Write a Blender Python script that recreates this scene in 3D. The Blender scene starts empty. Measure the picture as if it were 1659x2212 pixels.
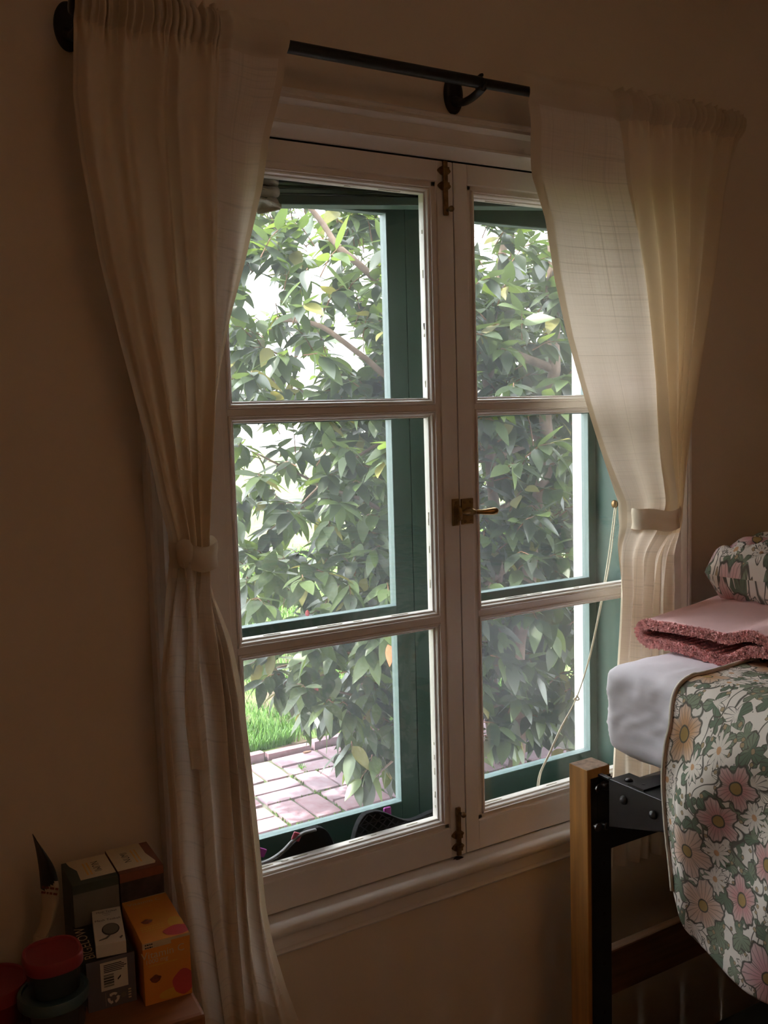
import bpy, bmesh, math, random
import numpy as np
from mathutils import Vector, Matrix, noise
random.seed(7); np.random.seed(7)
SC = bpy.context.scene
COL = SC.collection
pi = math.pi

# ------------------------------------------------------------------ camera
F_PX = 2133.12
W_PX, H_PX = 1659.0, 2212.0
YAW, PITCH, ROLL = (math.radians(a) for a in (31.471, 5.684, -1.610))
CAM = Vector((0.0, -1.6, 1.6))
_f = Vector((math.sin(YAW)*math.cos(PITCH), math.cos(YAW)*math.cos(PITCH), -math.sin(PITCH)))
_r0 = Vector((math.cos(YAW), -math.sin(YAW), 0.0)); _u0 = _r0.cross(_f)
_r = _r0*math.cos(ROLL) + _u0*math.sin(ROLL); _u = -_r0*math.sin(ROLL) + _u0*math.cos(ROLL)
cd = bpy.data.cameras.new('camera'); co = bpy.data.objects.new('camera', cd); COL.objects.link(co)
cd.sensor_fit = 'HORIZONTAL'; cd.sensor_width = 36.0; cd.lens = F_PX/W_PX*36.0
cd.clip_start = 0.02; cd.clip_end = 200
M = Matrix((( _r.x, _u.x, -_f.x, CAM.x), (_r.y, _u.y, -_f.y, CAM.y), (_r.z, _u.z, -_f.z, CAM.z), (0, 0, 0, 1)))
co.matrix_world = M
SC.camera = co

# ------------------------------------------------------------------ sky, sun, exposure
SKY = 1.0
SUN = 1.25
FILL_LAMP = 0.175  # strength of the added fill lamp
world = bpy.data.worlds.new('sky'); SC.world = world; world.use_nodes = True
wn = world.node_tree.nodes
wn['Background'].inputs[0].default_value = (0.93, 0.97, 1.0, 1)
wn['Background'].inputs[1].default_value = SKY
sl = bpy.data.lights.new('sun', 'SUN'); sl.energy = SUN; sl.angle = math.radians(1.5); sl.color = (1.0, 0.95, 0.86)
so = bpy.data.objects.new('sun', sl); COL.objects.link(so)
so.rotation_euler = Vector((-0.50, 0.16, 0.82)).to_track_quat('Z', 'Y').to_euler()
so.location = (-4, 2, 8)
vs = SC.view_settings
vs.view_transform = 'Standard'; vs.look = 'None'; vs.exposure = 3.5; vs.gamma = 1.0; vs.use_curve_mapping = False
cy = SC.cycles
cy.max_bounces = 6; cy.diffuse_bounces = 4; cy.glossy_bounces = 2; cy.transmission_bounces = 2; cy.transparent_max_bounces = 12
cy.use_adaptive_sampling = True; cy.adaptive_threshold = 0.04
cy.sample_clamp_indirect = 1.5; cy.caustics_reflective = False; cy.caustics_refractive = False

# ------------------------------------------------------------------ helpers
def ray(px, py):
    return _f + _r*((px - W_PX/2)/F_PX) + _u*((H_PX/2 - py)/F_PX)
def onY(px, py, y):
    d = ray(px, py); return CAM + d*((y - CAM.y)/d.y)
def onX(px, py, x):
    d = ray(px, py); return CAM + d*((x - CAM.x)/d.x)
def onZ(px, py, z):
    d = ray(px, py); return CAM + d*((z - CAM.z)/d.z)
def proj(p):
    q = Vector(p) - CAM; k = q.dot(_f)
    if k < 0.05: return (-9999, -9999)
    return (W_PX/2 + F_PX*q.dot(_r)/k, H_PX/2 - F_PX*q.dot(_u)/k)
def lerp(a, b, t): return a + (b - a)*t
def sm(t):
    t = max(0.0, min(1.0, t)); return t*t*(3 - 2*t)

MATS = {}
def nt(name):
    m = bpy.data.materials.new(name); m.use_nodes = True; MATS[name] = m
    return m, m.node_tree.nodes, m.node_tree.links, m.node_tree.nodes['Principled BSDF']
def mat(name, col, rough=0.6, var=0.0, scale=20.0, bump=0.0, bscale=None, metal=0.0, spec=0.5, stretch=None, col2=None, contrast=None, detail=4):
    m, N, L, b = nt(name)
    b.inputs['Base Color'].default_value = (*col, 1); b.inputs['Roughness'].default_value = rough
    b.inputs['Metallic'].default_value = metal; b.inputs['Specular IOR Level'].default_value = spec
    tc = N.new('ShaderNodeTexCoord'); mp = N.new('ShaderNodeMapping'); L.new(tc.outputs['Object'], mp.inputs[0])
    if stretch: mp.inputs['Scale'].default_value = stretch
    if var or col2:
        nz = N.new('ShaderNodeTexNoise'); nz.inputs['Scale'].default_value = scale; nz.inputs['Detail'].default_value = detail
        L.new(mp.outputs[0], nz.inputs['Vector'])
        r = N.new('ShaderNodeValToRGB'); c2 = col2 or tuple(min(1, c*(1+var)) for c in col)
        c1 = col if col2 else tuple(c*(1-var) for c in col)
        lo, hi = contrast or (0.3, 0.7)
        r.color_ramp.elements[0].position = lo; r.color_ramp.elements[1].position = hi
        r.color_ramp.elements[0].color = (*c1, 1); r.color_ramp.elements[1].color = (*c2, 1)
        L.new(nz.outputs['Fac'], r.inputs[0]); L.new(r.outputs[0], b.inputs['Base Color'])
    if bump:
        nb = N.new('ShaderNodeTexNoise'); nb.inputs['Scale'].default_value = bscale or scale*3; nb.inputs['Detail'].default_value = 3
        L.new(mp.outputs[0], nb.inputs['Vector'])
        bp = N.new('ShaderNodeBump'); bp.inputs['Strength'].default_value = bump; bp.inputs['Distance'].default_value = 0.004
        L.new(nb.outputs['Fac'], bp.inputs['Height']); L.new(bp.outputs[0], b.inputs['Normal'])
    return m

ORG = {}
def org(o):
    v = Vector((0, 0, 0))
    while o is not None:
        v = v + Vector(ORG.get(o.name, (0, 0, 0))); o = o.parent
    return v
def tag(o, label, cat, group=None, kind=None):
    o['label'] = label
    if cat: o['category'] = cat
    if group: o['group'] = group
    if kind: o['kind'] = kind
    return o
def thing(name, loc, label, cat, group=None, kind=None):
    o = bpy.data.objects.new(name, None); COL.objects.link(o); o.location = loc; o.empty_display_size = 0.02
    ORG[o.name] = tuple(loc)
    return tag(o, label, cat, group, kind)
def obj(name, V, Fc, m, parent=None, smooth=False, mats=None, fm=None, uv=None, bevel=0.0, subsurf=0, origin=None, label=None):
    me = bpy.data.meshes.new(name)
    if parent is not None:
        o0 = org(parent)
    else:
        o0 = Vector(origin) if origin is not None else Vector((0, 0, 0))
    me.from_pydata([(v[0]-o0.x, v[1]-o0.y, v[2]-o0.z) for v in V], [], Fc)
    if mats:
        for q in mats: me.materials.append(MATS[q])
    else: me.materials.append(MATS[m])
    if fm is not None: me.polygons.foreach_set('material_index', fm)
    if smooth: me.polygons.foreach_set('use_smooth', [True]*len(me.polygons))
    if uv is not None:
        lay = me.uv_layers.new(name='UVMap'); li = np.zeros(len(me.loops), dtype=np.int32); me.loops.foreach_get('vertex_index', li)
        lay.data.foreach_set('uv', np.asarray(uv, dtype=np.float32)[li].ravel())
    me.validate(); me.update()
    o = bpy.data.objects.new(name, me); COL.objects.link(o)
    if parent is not None: o.parent = parent
    else: o.location = o0; ORG[o.name] = tuple(o0)
    if bevel:
        md = o.modifiers.new('bevel', 'BEVEL'); md.width = bevel; md.segments = 2; md.limit_method = 'ANGLE'; md.angle_limit = math.radians(40)
    if subsurf:
        md = o.modifiers.new('sub', 'SUBSURF'); md.levels = subsurf; md.render_levels = subsurf
    if label: o['label'] = label
    return o
def inst(name, me, parent, mw):
    o = bpy.data.objects.new(name, me); COL.objects.link(o); o.parent = parent
    o.matrix_local = Matrix.Translation(-org(parent)) @ mw
    return o
class G:
    def __init__(s): s.v = []; s.f = []; s.m = []
    def add(s, V, Fc, mi=0):
        n = len(s.v); s.v += [tuple(v) for v in V]; s.f += [tuple(i+n for i in f) for f in Fc]; s.m += [mi]*len(Fc); return s
    def box(s, x0, x1, y0, y1, z0, z1, mi=0, R=None):
        V = [(x0,y0,z0),(x1,y0,z0),(x1,y1,z0),(x0,y1,z0),(x0,y0,z1),(x1,y0,z1),(x1,y1,z1),(x0,y1,z1)]
        if R is not None: V = [tuple(R @ Vector(v)) for v in V]
        return s.add(V, [(0,3,2,1),(4,5,6,7),(0,1,5,4),(1,2,6,5),(2,3,7,6),(3,0,4,7)], mi)
    def prism(s, prof, axis, a0, a1, mi=0, R=None):
        """closed profile (list of 2-tuples) extruded along axis 'x','y' or 'z'"""
        n = len(prof); V = []
        for a in (a0, a1):
            for p, q in prof:
                V.append({'x': (a, p, q), 'y': (p, a, q), 'z': (p, q, a)}[axis])
        if R is not None: V = [tuple(R @ Vector(v)) for v in V]
        Fc = [(i, (i+1) % n, n+(i+1) % n, n+i) for i in range(n)] + [tuple(range(n-1, -1, -1)), tuple(range(n, 2*n))]
        return s.add(V, Fc, mi)
    def tube(s, P, r, seg=8, mi=0, cap=True, flat=1.0):
        P = [Vector(p) for p in P]; n = len(P); rr = r if hasattr(r, '__len__') else [r]*n
        base = len(s.v); up = Vector((0, 0, 1)); prev = None
        for i, p in enumerate(P):
            d = (P[min(i+1, n-1)] - P[max(i-1, 0)]).normalized()
            if prev is None:
                a = d.cross(up)
                if a.length < 1e-3: a = d.cross(Vector((1, 0, 0)))
                a.normalize()
            else:
                a = (prev - d*prev.dot(d)).normalized()
            prev = a; b = d.cross(a)
            for k in range(seg):
                t = 2*pi*k/seg; s.v.append(tuple(p + a*(math.cos(t)*rr[i]) + b*(math.sin(t)*rr[i]*flat)))
        for i in range(n-1):
            for k in range(seg):
                k2 = (k+1) % seg
                s.f.append((base+i*seg+k, base+i*seg+k2, base+(i+1)*seg+k2, base+(i+1)*seg+k)); s.m.append(mi)
        if cap:
            s.f.append(tuple(base+k for k in range(seg))[::-1]); s.m.append(mi)
            s.f.append(tuple(base+(n-1)*seg+k for k in range(seg))); s.m.append(mi)
        return s
    def lathe(s, prof, c, axis='z', seg=24, mi=0, sx=1.0, sy=1.0, pw=None):
        """prof: (r, h) list; rotates round axis through c"""
        base = len(s.v); n = len(prof)
        for r, h in prof:
            for k in range(seg):
                t = 2*pi*k/seg; a, b = math.cos(t), math.sin(t)
                if pw:
                    q = (abs(a)**pw + abs(b)**pw)**(-1/pw); a *= q; b *= q
                a *= r*sx; b *= r*sy
                if axis == 'z': s.v.append((c[0]+a, c[1]+b, c[2]+h))
                elif axis == 'y': s.v.append((c[0]+a, c[1]+h, c[2]+b))
                else: s.v.append((c[0]+h, c[1]+a, c[2]+b))
        for i in range(n-1):
            for k in range(seg):
                k2 = (k+1) % seg; s.f.append((base+i*seg+k, base+i*seg+k2, base+(i+1)*seg+k2, base+(i+1)*seg+k)); s.m.append(mi)
        s.f.append(tuple(base+k for k in range(seg))[::-1]); s.m.append(mi)
        s.f.append(tuple(base+(n-1)*seg+k for k in range(seg))); s.m.append(mi)
        return s
    def build(s, name, m, parent=None, smooth=False, **kw):
        if 'mats' in kw: kw['fm'] = s.m
        o = obj(name, s.v, s.f, m, parent, smooth, **kw)
        bm = bmesh.new(); bm.from_mesh(o.data); bmesh.ops.recalc_face_normals(bm, faces=bm.faces); bm.to_mesh(o.data); bm.free()
        return o
def autosmooth(o, ang=40):
    me = o.data; me.polygons.foreach_set('use_smooth', [True]*len(me.polygons))
    bm = bmesh.new(); bm.from_mesh(me)
    for e in bm.edges:
        if len(e.link_faces) == 2 and e.calc_face_angle(0) > math.radians(ang): e.smooth = False
    bm.to_mesh(me); bm.free(); return o
def text(s, size, mw, m, parent, name='lettering', ex=0.0002, align='CENTER', sx=1.0, spacing=1.0, shear=0.0):
    """flat printed lettering; mw places local x (reading direction), y (up) and z (out of the face)"""
    cu = bpy.data.curves.new('t', 'FONT'); cu.body = s; cu.size = size; cu.align_x = align; cu.align_y = 'CENTER'; cu.resolution_u = 2
    cu.space_character = spacing; cu.shear = shear
    to = bpy.data.objects.new('t', cu); COL.objects.link(to)
    dg = bpy.context.evaluated_depsgraph_get()
    me = bpy.data.meshes.new_from_object(to.evaluated_get(dg)); bpy.data.objects.remove(to); bpy.data.curves.remove(cu)
    V = [mw @ Vector((v.co.x*sx, v.co.y, ex)) for v in me.vertices]; Fc = [tuple(p.vertices) for p in me.polygons]
    bpy.data.meshes.remove(me)
    return obj(name, V, Fc, m, parent)
def frame(o, ex, ey):
    """4x4 from origin and two direction vectors"""
    ex = Vector(ex).normalized(); ey = Vector(ey); ey = (ey - ex*ey.dot(ex)).normalized(); ez = ex.cross(ey)
    return Matrix(((ex.x, ey.x, ez.x, o[0]), (ex.y, ey.y, ez.y, o[1]), (ex.z, ey.z, ez.z, o[2]), (0, 0, 0, 1)))

# ------------------------------------------------------------------ materials
mat('wall_paint', (0.78, 0.65, 0.52), 0.85, var=0.03, scale=3, bump=0.15, bscale=60)
mat('ceiling_paint', (0.85, 0.80, 0.72), 0.9, var=0.02, scale=3)
mat('floor_wood', (0.20, 0.115, 0.06), 0.45, var=0.3, scale=9, stretch=(1, 0.08, 1))
mat('white_trim', (0.82, 0.76, 0.72), 0.38, var=0.04, scale=6, bump=0.12, bscale=45)
mat('green_paint', (0.032, 0.068, 0.054), 0.42, var=0.12, scale=7, bump=0.1, bscale=50)
mat('stucco', (0.86, 0.86, 0.88), 0.9, var=0.04, scale=30, bump=0.5, bscale=90)
mat('dark_gap', (0.02, 0.012, 0.008), 0.9)
mat('black_iron', (0.012, 0.010, 0.010), 0.38, var=0.2, scale=40, spec=0.4)
mat('brass', (0.34, 0.22, 0.10), 0.30, var=0.3, scale=60, metal=1.0)
mat('brass_dark', (0.26, 0.16, 0.08), 0.42, var=0.4, scale=80, metal=1.0)
mat('putty', (0.55, 0.50, 0.40), 0.9, var=0.3, scale=120, bump=0.6, bscale=200)
mat('slat_green', (0.045, 0.085, 0.07), 0.45, var=0.1, scale=12)
mat('tape_cloth', (0.70, 0.66, 0.58), 0.9, var=0.06, scale=60, bump=0.3, bscale=300)
mat('cord', (0.66, 0.58, 0.45), 0.85, var=0.15, scale=300, bump=0.4, bscale=900)
mat('oak_shaded', (0.16, 0.075, 0.03), 0.5, var=0.25, scale=14, stretch=(0.35, 6, 6))  # oak darkened to paint in the shade under the bed
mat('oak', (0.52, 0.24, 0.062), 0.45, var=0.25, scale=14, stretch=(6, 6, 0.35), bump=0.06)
mat('oak_end', (0.30, 0.19, 0.13), 0.75, var=0.35, scale=90)
mat('dark_metal', (0.016, 0.013, 0.013), 0.36, var=0.25, scale=25, metal=0.0, spec=0.6)
mat('steel', (0.18, 0.17, 0.17), 0.35, var=0.3, scale=60, metal=1.0)
mat('sheet_lavender', (0.78, 0.71, 0.77), 0.85, var=0.03, scale=8)
mat('fleece_pink', (0.84, 0.53, 0.53), 0.95, var=0.07, scale=9, bump=0.15, bscale=400)
mat('sherpa_rose', (0.76, 0.38, 0.37), 1.0, var=0.2, scale=70, bump=0.5, bscale=160)
mat('cotton_edge', (0.58, 0.50, 0.42), 0.9)
mat('bin_plastic', (0.05, 0.05, 0.045), 0.5, var=0.1)
mat('table_wood', (0.30, 0.12, 0.05), 0.45, var=0.25, scale=10, stretch=(0.3, 6, 6))
mat('print_black', (0.015, 0.013, 0.012), 0.6)
mat('print_white', (0.78, 0.74, 0.68), 0.6)
mat('print_cream', (0.70, 0.56, 0.36), 0.6, var=0.04)
mat('card_teal', (0.055, 0.075, 0.06), 0.55, var=0.15, scale=15)
mat('card_grey', (0.19, 0.18, 0.17), 0.6, var=0.12, scale=15)
mat('card_brown', (0.22, 0.07, 0.04), 0.55, var=0.2, scale=15)
mat('card_dark', (0.05, 0.035, 0.04), 0.6, var=0.6, scale=60)
mat('card_navy', (0.14, 0.13, 0.17), 0.5, var=0.06)
mat('card_black', (0.012, 0.012, 0.014), 0.5)
mat('card_orange', (0.80, 0.24, 0.045), 0.5, col2=(0.78, 0.36, 0.05), scale=9)
mat('card_red', (0.62, 0.07, 0.08), 0.5, var=0.1)
mat('card_amber', (0.80, 0.42, 0.06), 0.5, var=0.1)
mat('print_maroon', (0.22, 0.05, 0.02), 0.6, var=0.5, scale=200)
mat('teal_plastic', (0.05, 0.10, 0.12), 0.35)
mat('clear_blue_plastic', (0.05, 0.07, 0.085), 0.2)
mat('red_plastic', (0.30, 0.025, 0.035), 0.45)
mat('paper', (0.66, 0.52, 0.38), 0.8, var=0.05)
mat('slipper_black', (0.006, 0.006, 0.008), 0.8, spec=0.15)
mat('sky_sheen_strip', (0.15, 0.21, 0.215), 0.45, var=0.04)  # pale tone stands in for sky sheen on the frame edges
mat('slipper_ridge', (0.022, 0.022, 0.026), 0.7, spec=0.2)
mat('strap_grey', (0.16, 0.15, 0.16), 0.55)
mat('strap_magenta', (0.40, 0.03, 0.33), 0.5)
mat('strap_pink', (0.60, 0.08, 0.16), 0.5)
mat('mortar', (0.17, 0.15, 0.13), 0.95, col2=(0.09, 0.12, 0.05), scale=14, contrast=(0.4, 0.62))
mat('brick_pale', (0.31, 0.18, 0.215), 0.9, col2=(0.37, 0.265, 0.315), scale=25, bump=0.5, bscale=90)
mat('brick_rose', (0.29, 0.15, 0.175), 0.9, col2=(0.36, 0.235, 0.275), scale=30, bump=0.5, bscale=90)
mat('moss', (0.10, 0.16, 0.04), 0.95, var=0.4, scale=60)
mat('soil', (0.13, 0.09, 0.06), 0.95, col2=(0.10, 0.17, 0.03), scale=3.5, contrast=(0.42, 0.55))
mat('grass', (0.085, 0.21, 0.018), 0.6, var=0.25, scale=4)
mat('bark', (0.16, 0.11, 0.085), 0.9, var=0.35, scale=22, bump=0.6, bscale=60)
mat('twig', (0.20, 0.10, 0.06), 0.8, var=0.2)
mat('bud', (0.30, 0.04, 0.05), 0.6)
mat('roof_tile', (0.30, 0.16, 0.11), 0.9, var=0.2)

def leafmat(name, c, tr, rough=0.30):
    m, N, L, b = nt(name)
    b.inputs['Roughness'].default_value = rough; b.inputs['Specular IOR Level'].default_value = 0.85
    oi = N.new('ShaderNodeObjectInfo'); tc = N.new('ShaderNodeTexCoord')
    nz = N.new('ShaderNodeTexNoise'); nz.inputs['Scale'].default_value = 5; L.new(tc.outputs['Object'], nz.inputs['Vector'])
    mx = N.new('ShaderNodeMath'); mx.operation = 'ADD'; L.new(oi.outputs['Random'], mx.inputs[0]); L.new(nz.outputs['Fac'], mx.inputs[1])
    rp = N.new('ShaderNodeValToRGB'); rp.color_ramp.elements[0].position = 0.3; rp.color_ramp.elements[1].position = 1.3
    rp.color_ramp.elements[0].color = (*[q*0.75 for q in c], 1); rp.color_ramp.elements[1].color = (*[min(1, q*1.35) for q in c], 1)
    L.new(mx.outputs[0], rp.inputs[0]); L.new(rp.outputs[0], b.inputs['Base Color'])
    t = N.new('ShaderNodeBsdfTranslucent'); t.inputs[0].default_value = (*tr, 1)
    a = N.new('ShaderNodeMixShader'); a.inputs[0].default_value = 0.33
    L.new(b.outputs[0], a.inputs[1]); L.new(t.outputs[0], a.inputs[2]); L.new(a.outputs[0], N['Material Output'].inputs[0])
leafmat('leaf_dark', (0.032, 0.045, 0.030), (0.08, 0.12, 0.025))
leafmat('leaf_mid', (0.043, 0.061, 0.036), (0.13, 0.20, 0.035))
leafmat('leaf_light', (0.085, 0.125, 0.052), (0.25, 0.36, 0.05), 0.4)
leafmat('leaf_yellow', (0.20, 0.19, 0.06), (0.4, 0.36, 0.08), 0.45)
leafmat('leaf_orange', (0.62, 0.17, 0.07), (0.75, 0.25, 0.1), 0.5)

def clothmat(name, col, trans, fac, weave=True):
    m, N, L, b = nt(name)
    N.remove(b)
    uv = N.new('ShaderNodeUVMap'); uv.uv_map = 'UVMap'
    d = N.new('ShaderNodeBsdfDiffuse'); t = N.new('ShaderNodeBsdfTranslucent'); mx = N.new('ShaderNodeMixShader'); mx.inputs[0].default_value = fac
    base = N.new('ShaderNodeRGB'); base.outputs[0].default_value = (*trans, 1); dst = base.outputs[0]
    bp = None
    if weave:
        hs = []
        for sc in ((1.2, 170.0), (150.0, 1.2), (4.0, 420.0), (420.0, 4.0)):
            mp = N.new('ShaderNodeMapping'); mp.inputs['Scale'].default_value = (sc[0], sc[1], 1); L.new(uv.outputs[0], mp.inputs[0])
            nz = N.new('ShaderNodeTexNoise'); nz.inputs['Scale'].default_value = 1.0; nz.inputs['Detail'].default_value = 1.5
            L.new(mp.outputs[0], nz.inputs['Vector'])
            rp = N.new('ShaderNodeValToRGB'); rp.color_ramp.elements[0].position = 0.60 if sc[0] < 4 or sc[1] < 4 else 0.45; rp.color_ramp.elements[1].position = 0.70
            rp.color_ramp.elements[0].color = (1, 1, 1, 1); k = 0.66 if (sc[0] < 4 or sc[1] < 4) else 0.86; rp.color_ramp.elements[1].color = (k, k*0.97, k*0.93, 1)
            L.new(nz.outputs['Fac'], rp.inputs[0]); hs.append(rp.outputs[0])
        for h in hs:
            mu = N.new('ShaderNodeMix'); mu.data_type = 'RGBA'; mu.blend_type = 'MULTIPLY'; mu.inputs['Factor'].default_value = 1.0
            L.new(dst, mu.inputs['A']); L.new(h, mu.inputs['B']); dst = mu.outputs['Result']
    L.new(dst, t.inputs[0]); d.inputs[0].default_value = (*col, 1)
    L.new(d.outputs[0], mx.inputs[1]); L.new(t.outputs[0], mx.inputs[2]); L.new(mx.outputs[0], N['Material Output'].inputs[0])
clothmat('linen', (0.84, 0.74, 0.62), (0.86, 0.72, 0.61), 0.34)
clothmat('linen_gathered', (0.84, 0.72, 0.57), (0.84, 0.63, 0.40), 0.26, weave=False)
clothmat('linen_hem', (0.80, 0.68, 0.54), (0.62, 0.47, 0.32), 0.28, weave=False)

def glassmat():
    m, N, L, b = nt('glass'); N.remove(b)
    tr = N.new('ShaderNodeBsdfTransparent'); tr.inputs[0].default_value = (0.95, 0.965, 0.955, 1)
    gl = N.new('ShaderNodeBsdfGlossy'); gl.inputs['Roughness'].default_value = 0.01
    lw = N.new('ShaderNodeLayerWeight'); lw.inputs[0].default_value = 0.5      # Facing = 1 - |cos|
    p5 = N.new('ShaderNodeMath'); p5.operation = 'POWER'; p5.inputs[1].default_value = 5.0; L.new(lw.outputs['Facing'], p5.inputs[0])
    sc = N.new('ShaderNodeMath'); sc.operation = 'MULTIPLY_ADD'; sc.inputs[1].default_value = 0.96; sc.inputs[2].default_value = 0.04; L.new(p5.outputs[0], sc.inputs[0])
    mx = N.new('ShaderNodeMixShader'); L.new(sc.outputs[0], mx.inputs[0]); L.new(tr.outputs[0], mx.inputs[1]); L.new(gl.outputs[0], mx.inputs[2])
    L.new(mx.outputs[0], N['Material Output'].inputs[0])
glassmat()
def meshmat():
    m, N, L, b = nt('screen_mesh'); N.remove(b)
    tr = N.new('ShaderNodeBsdfTransparent')
    d = N.new('ShaderNodeBsdfDiffuse'); d.inputs[0].default_value = (0.17, 0.17, 0.195, 1)
    t = N.new('ShaderNodeBsdfTranslucent'); t.inputs[0].default_value = (0.17, 0.17, 0.195, 1)
    a = N.new('ShaderNodeMixShader'); a.inputs[0].default_value = 0.5; L.new(d.outputs[0], a.inputs[1]); L.new(t.outputs[0], a.inputs[2])
    mx = N.new('ShaderNodeMixShader'); mx.inputs[0].default_value = 0.14
    L.new(tr.outputs[0], mx.inputs[1]); L.new(a.outputs[0], mx.inputs[2]); L.new(mx.outputs[0], N['Material Output'].inputs[0])
meshmat()

def floralmat():
    """printed cotton: cream ground, outlined flowers, daisies, leaves and dots"""
    m, N, L, b = nt('floral_cotton'); b.inputs['Roughness'].default_value = 0.9; b.inputs['Specular IOR Level'].default_value = 0.2
    uv = N.new('ShaderNodeUVMap'); uv.uv_map = 'UVMap'
    def math_(op, a, c=None, clamp=False):
        n = N.new('ShaderNodeMath'); n.operation = op; n.use_clamp = clamp
        for i, q in enumerate((a, c)):
            if q is None: continue
            if isinstance(q, (int, float)): n.inputs[i].default_value = q
            else: L.new(q, n.inputs[i])
        return n.outputs[0]
    def step(x, lo, hi):          # 0 below lo, 1 above hi
        n = N.new('ShaderNodeMapRange'); n.inputs[1].default_value = lo; n.inputs[2].default_value = hi; L.new(x, n.inputs[0]); return n.outputs[0]
    def mixc(f, a, c):
        n = N.new('ShaderNodeMix'); n.data_type = 'RGBA'; L.new(f, n.inputs['Factor'])
        for k, q in (('A', a), ('B', c)):
            if isinstance(q, tuple): n.inputs[k].default_value = (*q, 1)
            else: L.new(q, n.inputs[k])
        return n.outputs['Result']
    wz = N.new('ShaderNodeTexNoise'); wz.inputs['Scale'].default_value = 38; L.new(uv.outputs[0], wz.inputs['Vector'])
    wv = N.new('ShaderNodeVectorMath'); wv.operation = 'MULTIPLY_ADD'; L.new(wz.outputs['Color'], wv.inputs[0]); wv.inputs[1].default_value = (0.006, 0.006, 0); L.new(uv.outputs[0], wv.inputs[2])
    def layer(scale, off, n_pet, base, amp, rnd=0.75, keep=0.0):
        mp = N.new('ShaderNodeVectorMath'); mp.operation = 'ADD'; mp.inputs[1].default_value = (off, off*0.7, 0); L.new(wv.outputs[0], mp.inputs[0])
        v = N.new('ShaderNodeTexVoronoi'); v.voronoi_dimensions = '2D'; v.feature = 'F1'; v.inputs['Scale'].default_value = scale; v.inputs['Randomness'].default_value = rnd
        L.new(mp.outputs[0], v.inputs['Vector'])
        su = N.new('ShaderNodeVectorMath'); su.operation = 'SUBTRACT'; L.new(mp.outputs[0], su.inputs[0]); L.new(v.outputs['Position'], su.inputs[1])
        sp = N.new('ShaderNodeSeparateXYZ'); L.new(su.outputs[0], sp.inputs[0])
        th = math_('ARCTAN2', sp.outputs[1], sp.outputs[0]); rr = math_('MULTIPLY', v.outputs['Distance'], 1.0)
        sc = N.new('ShaderNodeSeparateColor'); L.new(v.outputs['Color'], sc.inputs[0])
        ph = math_('ADD', math_('MULTIPLY', th, n_pet), math_('MULTIPLY', sc.outputs[0], 6.28))
        pet = math_('ABSOLUTE', math_('COSINE', math_('MULTIPLY', ph, 0.5)))
        size = math_('ADD', math_('MULTIPLY', sc.outputs[2], 0.35), 0.75)
        R = math_('MULTIPLY', math_('ADD', math_('MULTIPLY', pet, amp), base), size)
        R = math_('ADD', R, math_('MULTIPLY', math_('COSINE', math_('MULTIPLY', ph, 4.0)), 0.012))
        if keep: R = math_('MULTIPLY', R, step(sc.outputs[1], keep, keep+0.01))
        d = math_('SUBTRACT', R, rr)                      # > 0 inside
        inside = step(d, -0.006, 0.006)
        line = math_('SUBTRACT', 1.0, step(math_('ABSOLUTE', d), 0.010, 0.026))
        streak = math_('MULTIPLY', step(math_('COSINE', math_('MULTIPLY', ph, 5.0)), 0.72, 0.95), math_('MULTIPLY', step(rr, 0.06, 0.10), inside))
        split = math_('MULTIPLY', step(math_('SUBTRACT', 1.0, pet), 0.90, 0.97), inside)
        return rr, sc, d, inside, line, streak, split, R
    ground = (0.76, 0.67, 0.60); ink = (0.12, 0.105, 0.085)
    col = None
    # doodle leaves
    rr, sc, d, ins, line, streak, split, R = layer(24.0, 3.1, 4.0, 0.16, 0.34, 0.9, 0.12)
    rp = N.new('ShaderNodeValToRGB'); rp.color_ramp.interpolation = 'CONSTANT'
    rp.color_ramp.elements[0].position = 0.0; rp.color_ramp.elements[0].color = (0.16, 0.20, 0.14, 1)
    e = rp.color_ramp.elements.new(0.45); e.color = (0.24, 0.27, 0.19, 1)
    rp.color_ramp.elements[2].position = 0.74; rp.color_ramp.elements[2].color = (*ground, 1)
    L.new(sc.outputs[2], rp.inputs[0])
    col = mixc(ins, ground, rp.outputs[0]); col = mixc(math_('MAXIMUM', line, streak), col, ink)
    # winding stems
    vz = N.new('ShaderNodeTexNoise'); vz.inputs['Scale'].default_value = 9.0; vz.inputs['Detail'].default_value = 1.0; L.new(uv.outputs[0], vz.inputs['Vector'])
    for cut in (0.42, 0.50, 0.58):
        st_ = math_('SUBTRACT', 1.0, step(math_('ABSOLUTE', math_('SUBTRACT', vz.outputs['Fac'], cut)), 0.003, 0.009)); col = mixc(st_, col, ink)
    # second sprinkling of leaves
    rr, sc, d, ins, line, streak, split, R = layer(17.0, 13.3, 3.0, 0.14, 0.36, 0.95, 0.30)
    col = mixc(ins, col, rp.outputs[0]); col = mixc(math_('MAXIMUM', line, math_('MULTIPLY', streak, 0.8)), col, ink)
    # dots
    rr, sc, d, ins, line, streak, split, R = layer(46.0, 9.7, 1.0, 0.16, 0.02, 1.0, 0.55)
    col = mixc(ins, col, (0.42, 0.30, 0.18)); col = mixc(line, col, ink)
    # daisies (outline only)
    rr, sc, d, ins, line, streak, split, R = layer(16.0, 5.3, 11.0, 0.16, 0.24, 0.85, 0.30)
    col = mixc(ins, col, (0.72, 0.63, 0.56)); col = mixc(math_('MAXIMUM', line, split), col, ink)
    cen = math_('MULTIPLY', ins, math_('SUBTRACT', 1.0, step(rr, 0.075, 0.09))); col = mixc(cen, col, (0.55, 0.30, 0.16))
    # large flowers
    rr, sc, d, ins, line, streak, split, R = layer(8.6, 0.0, 5.0, 0.26, 0.17, 0.85, 0.06)
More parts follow.
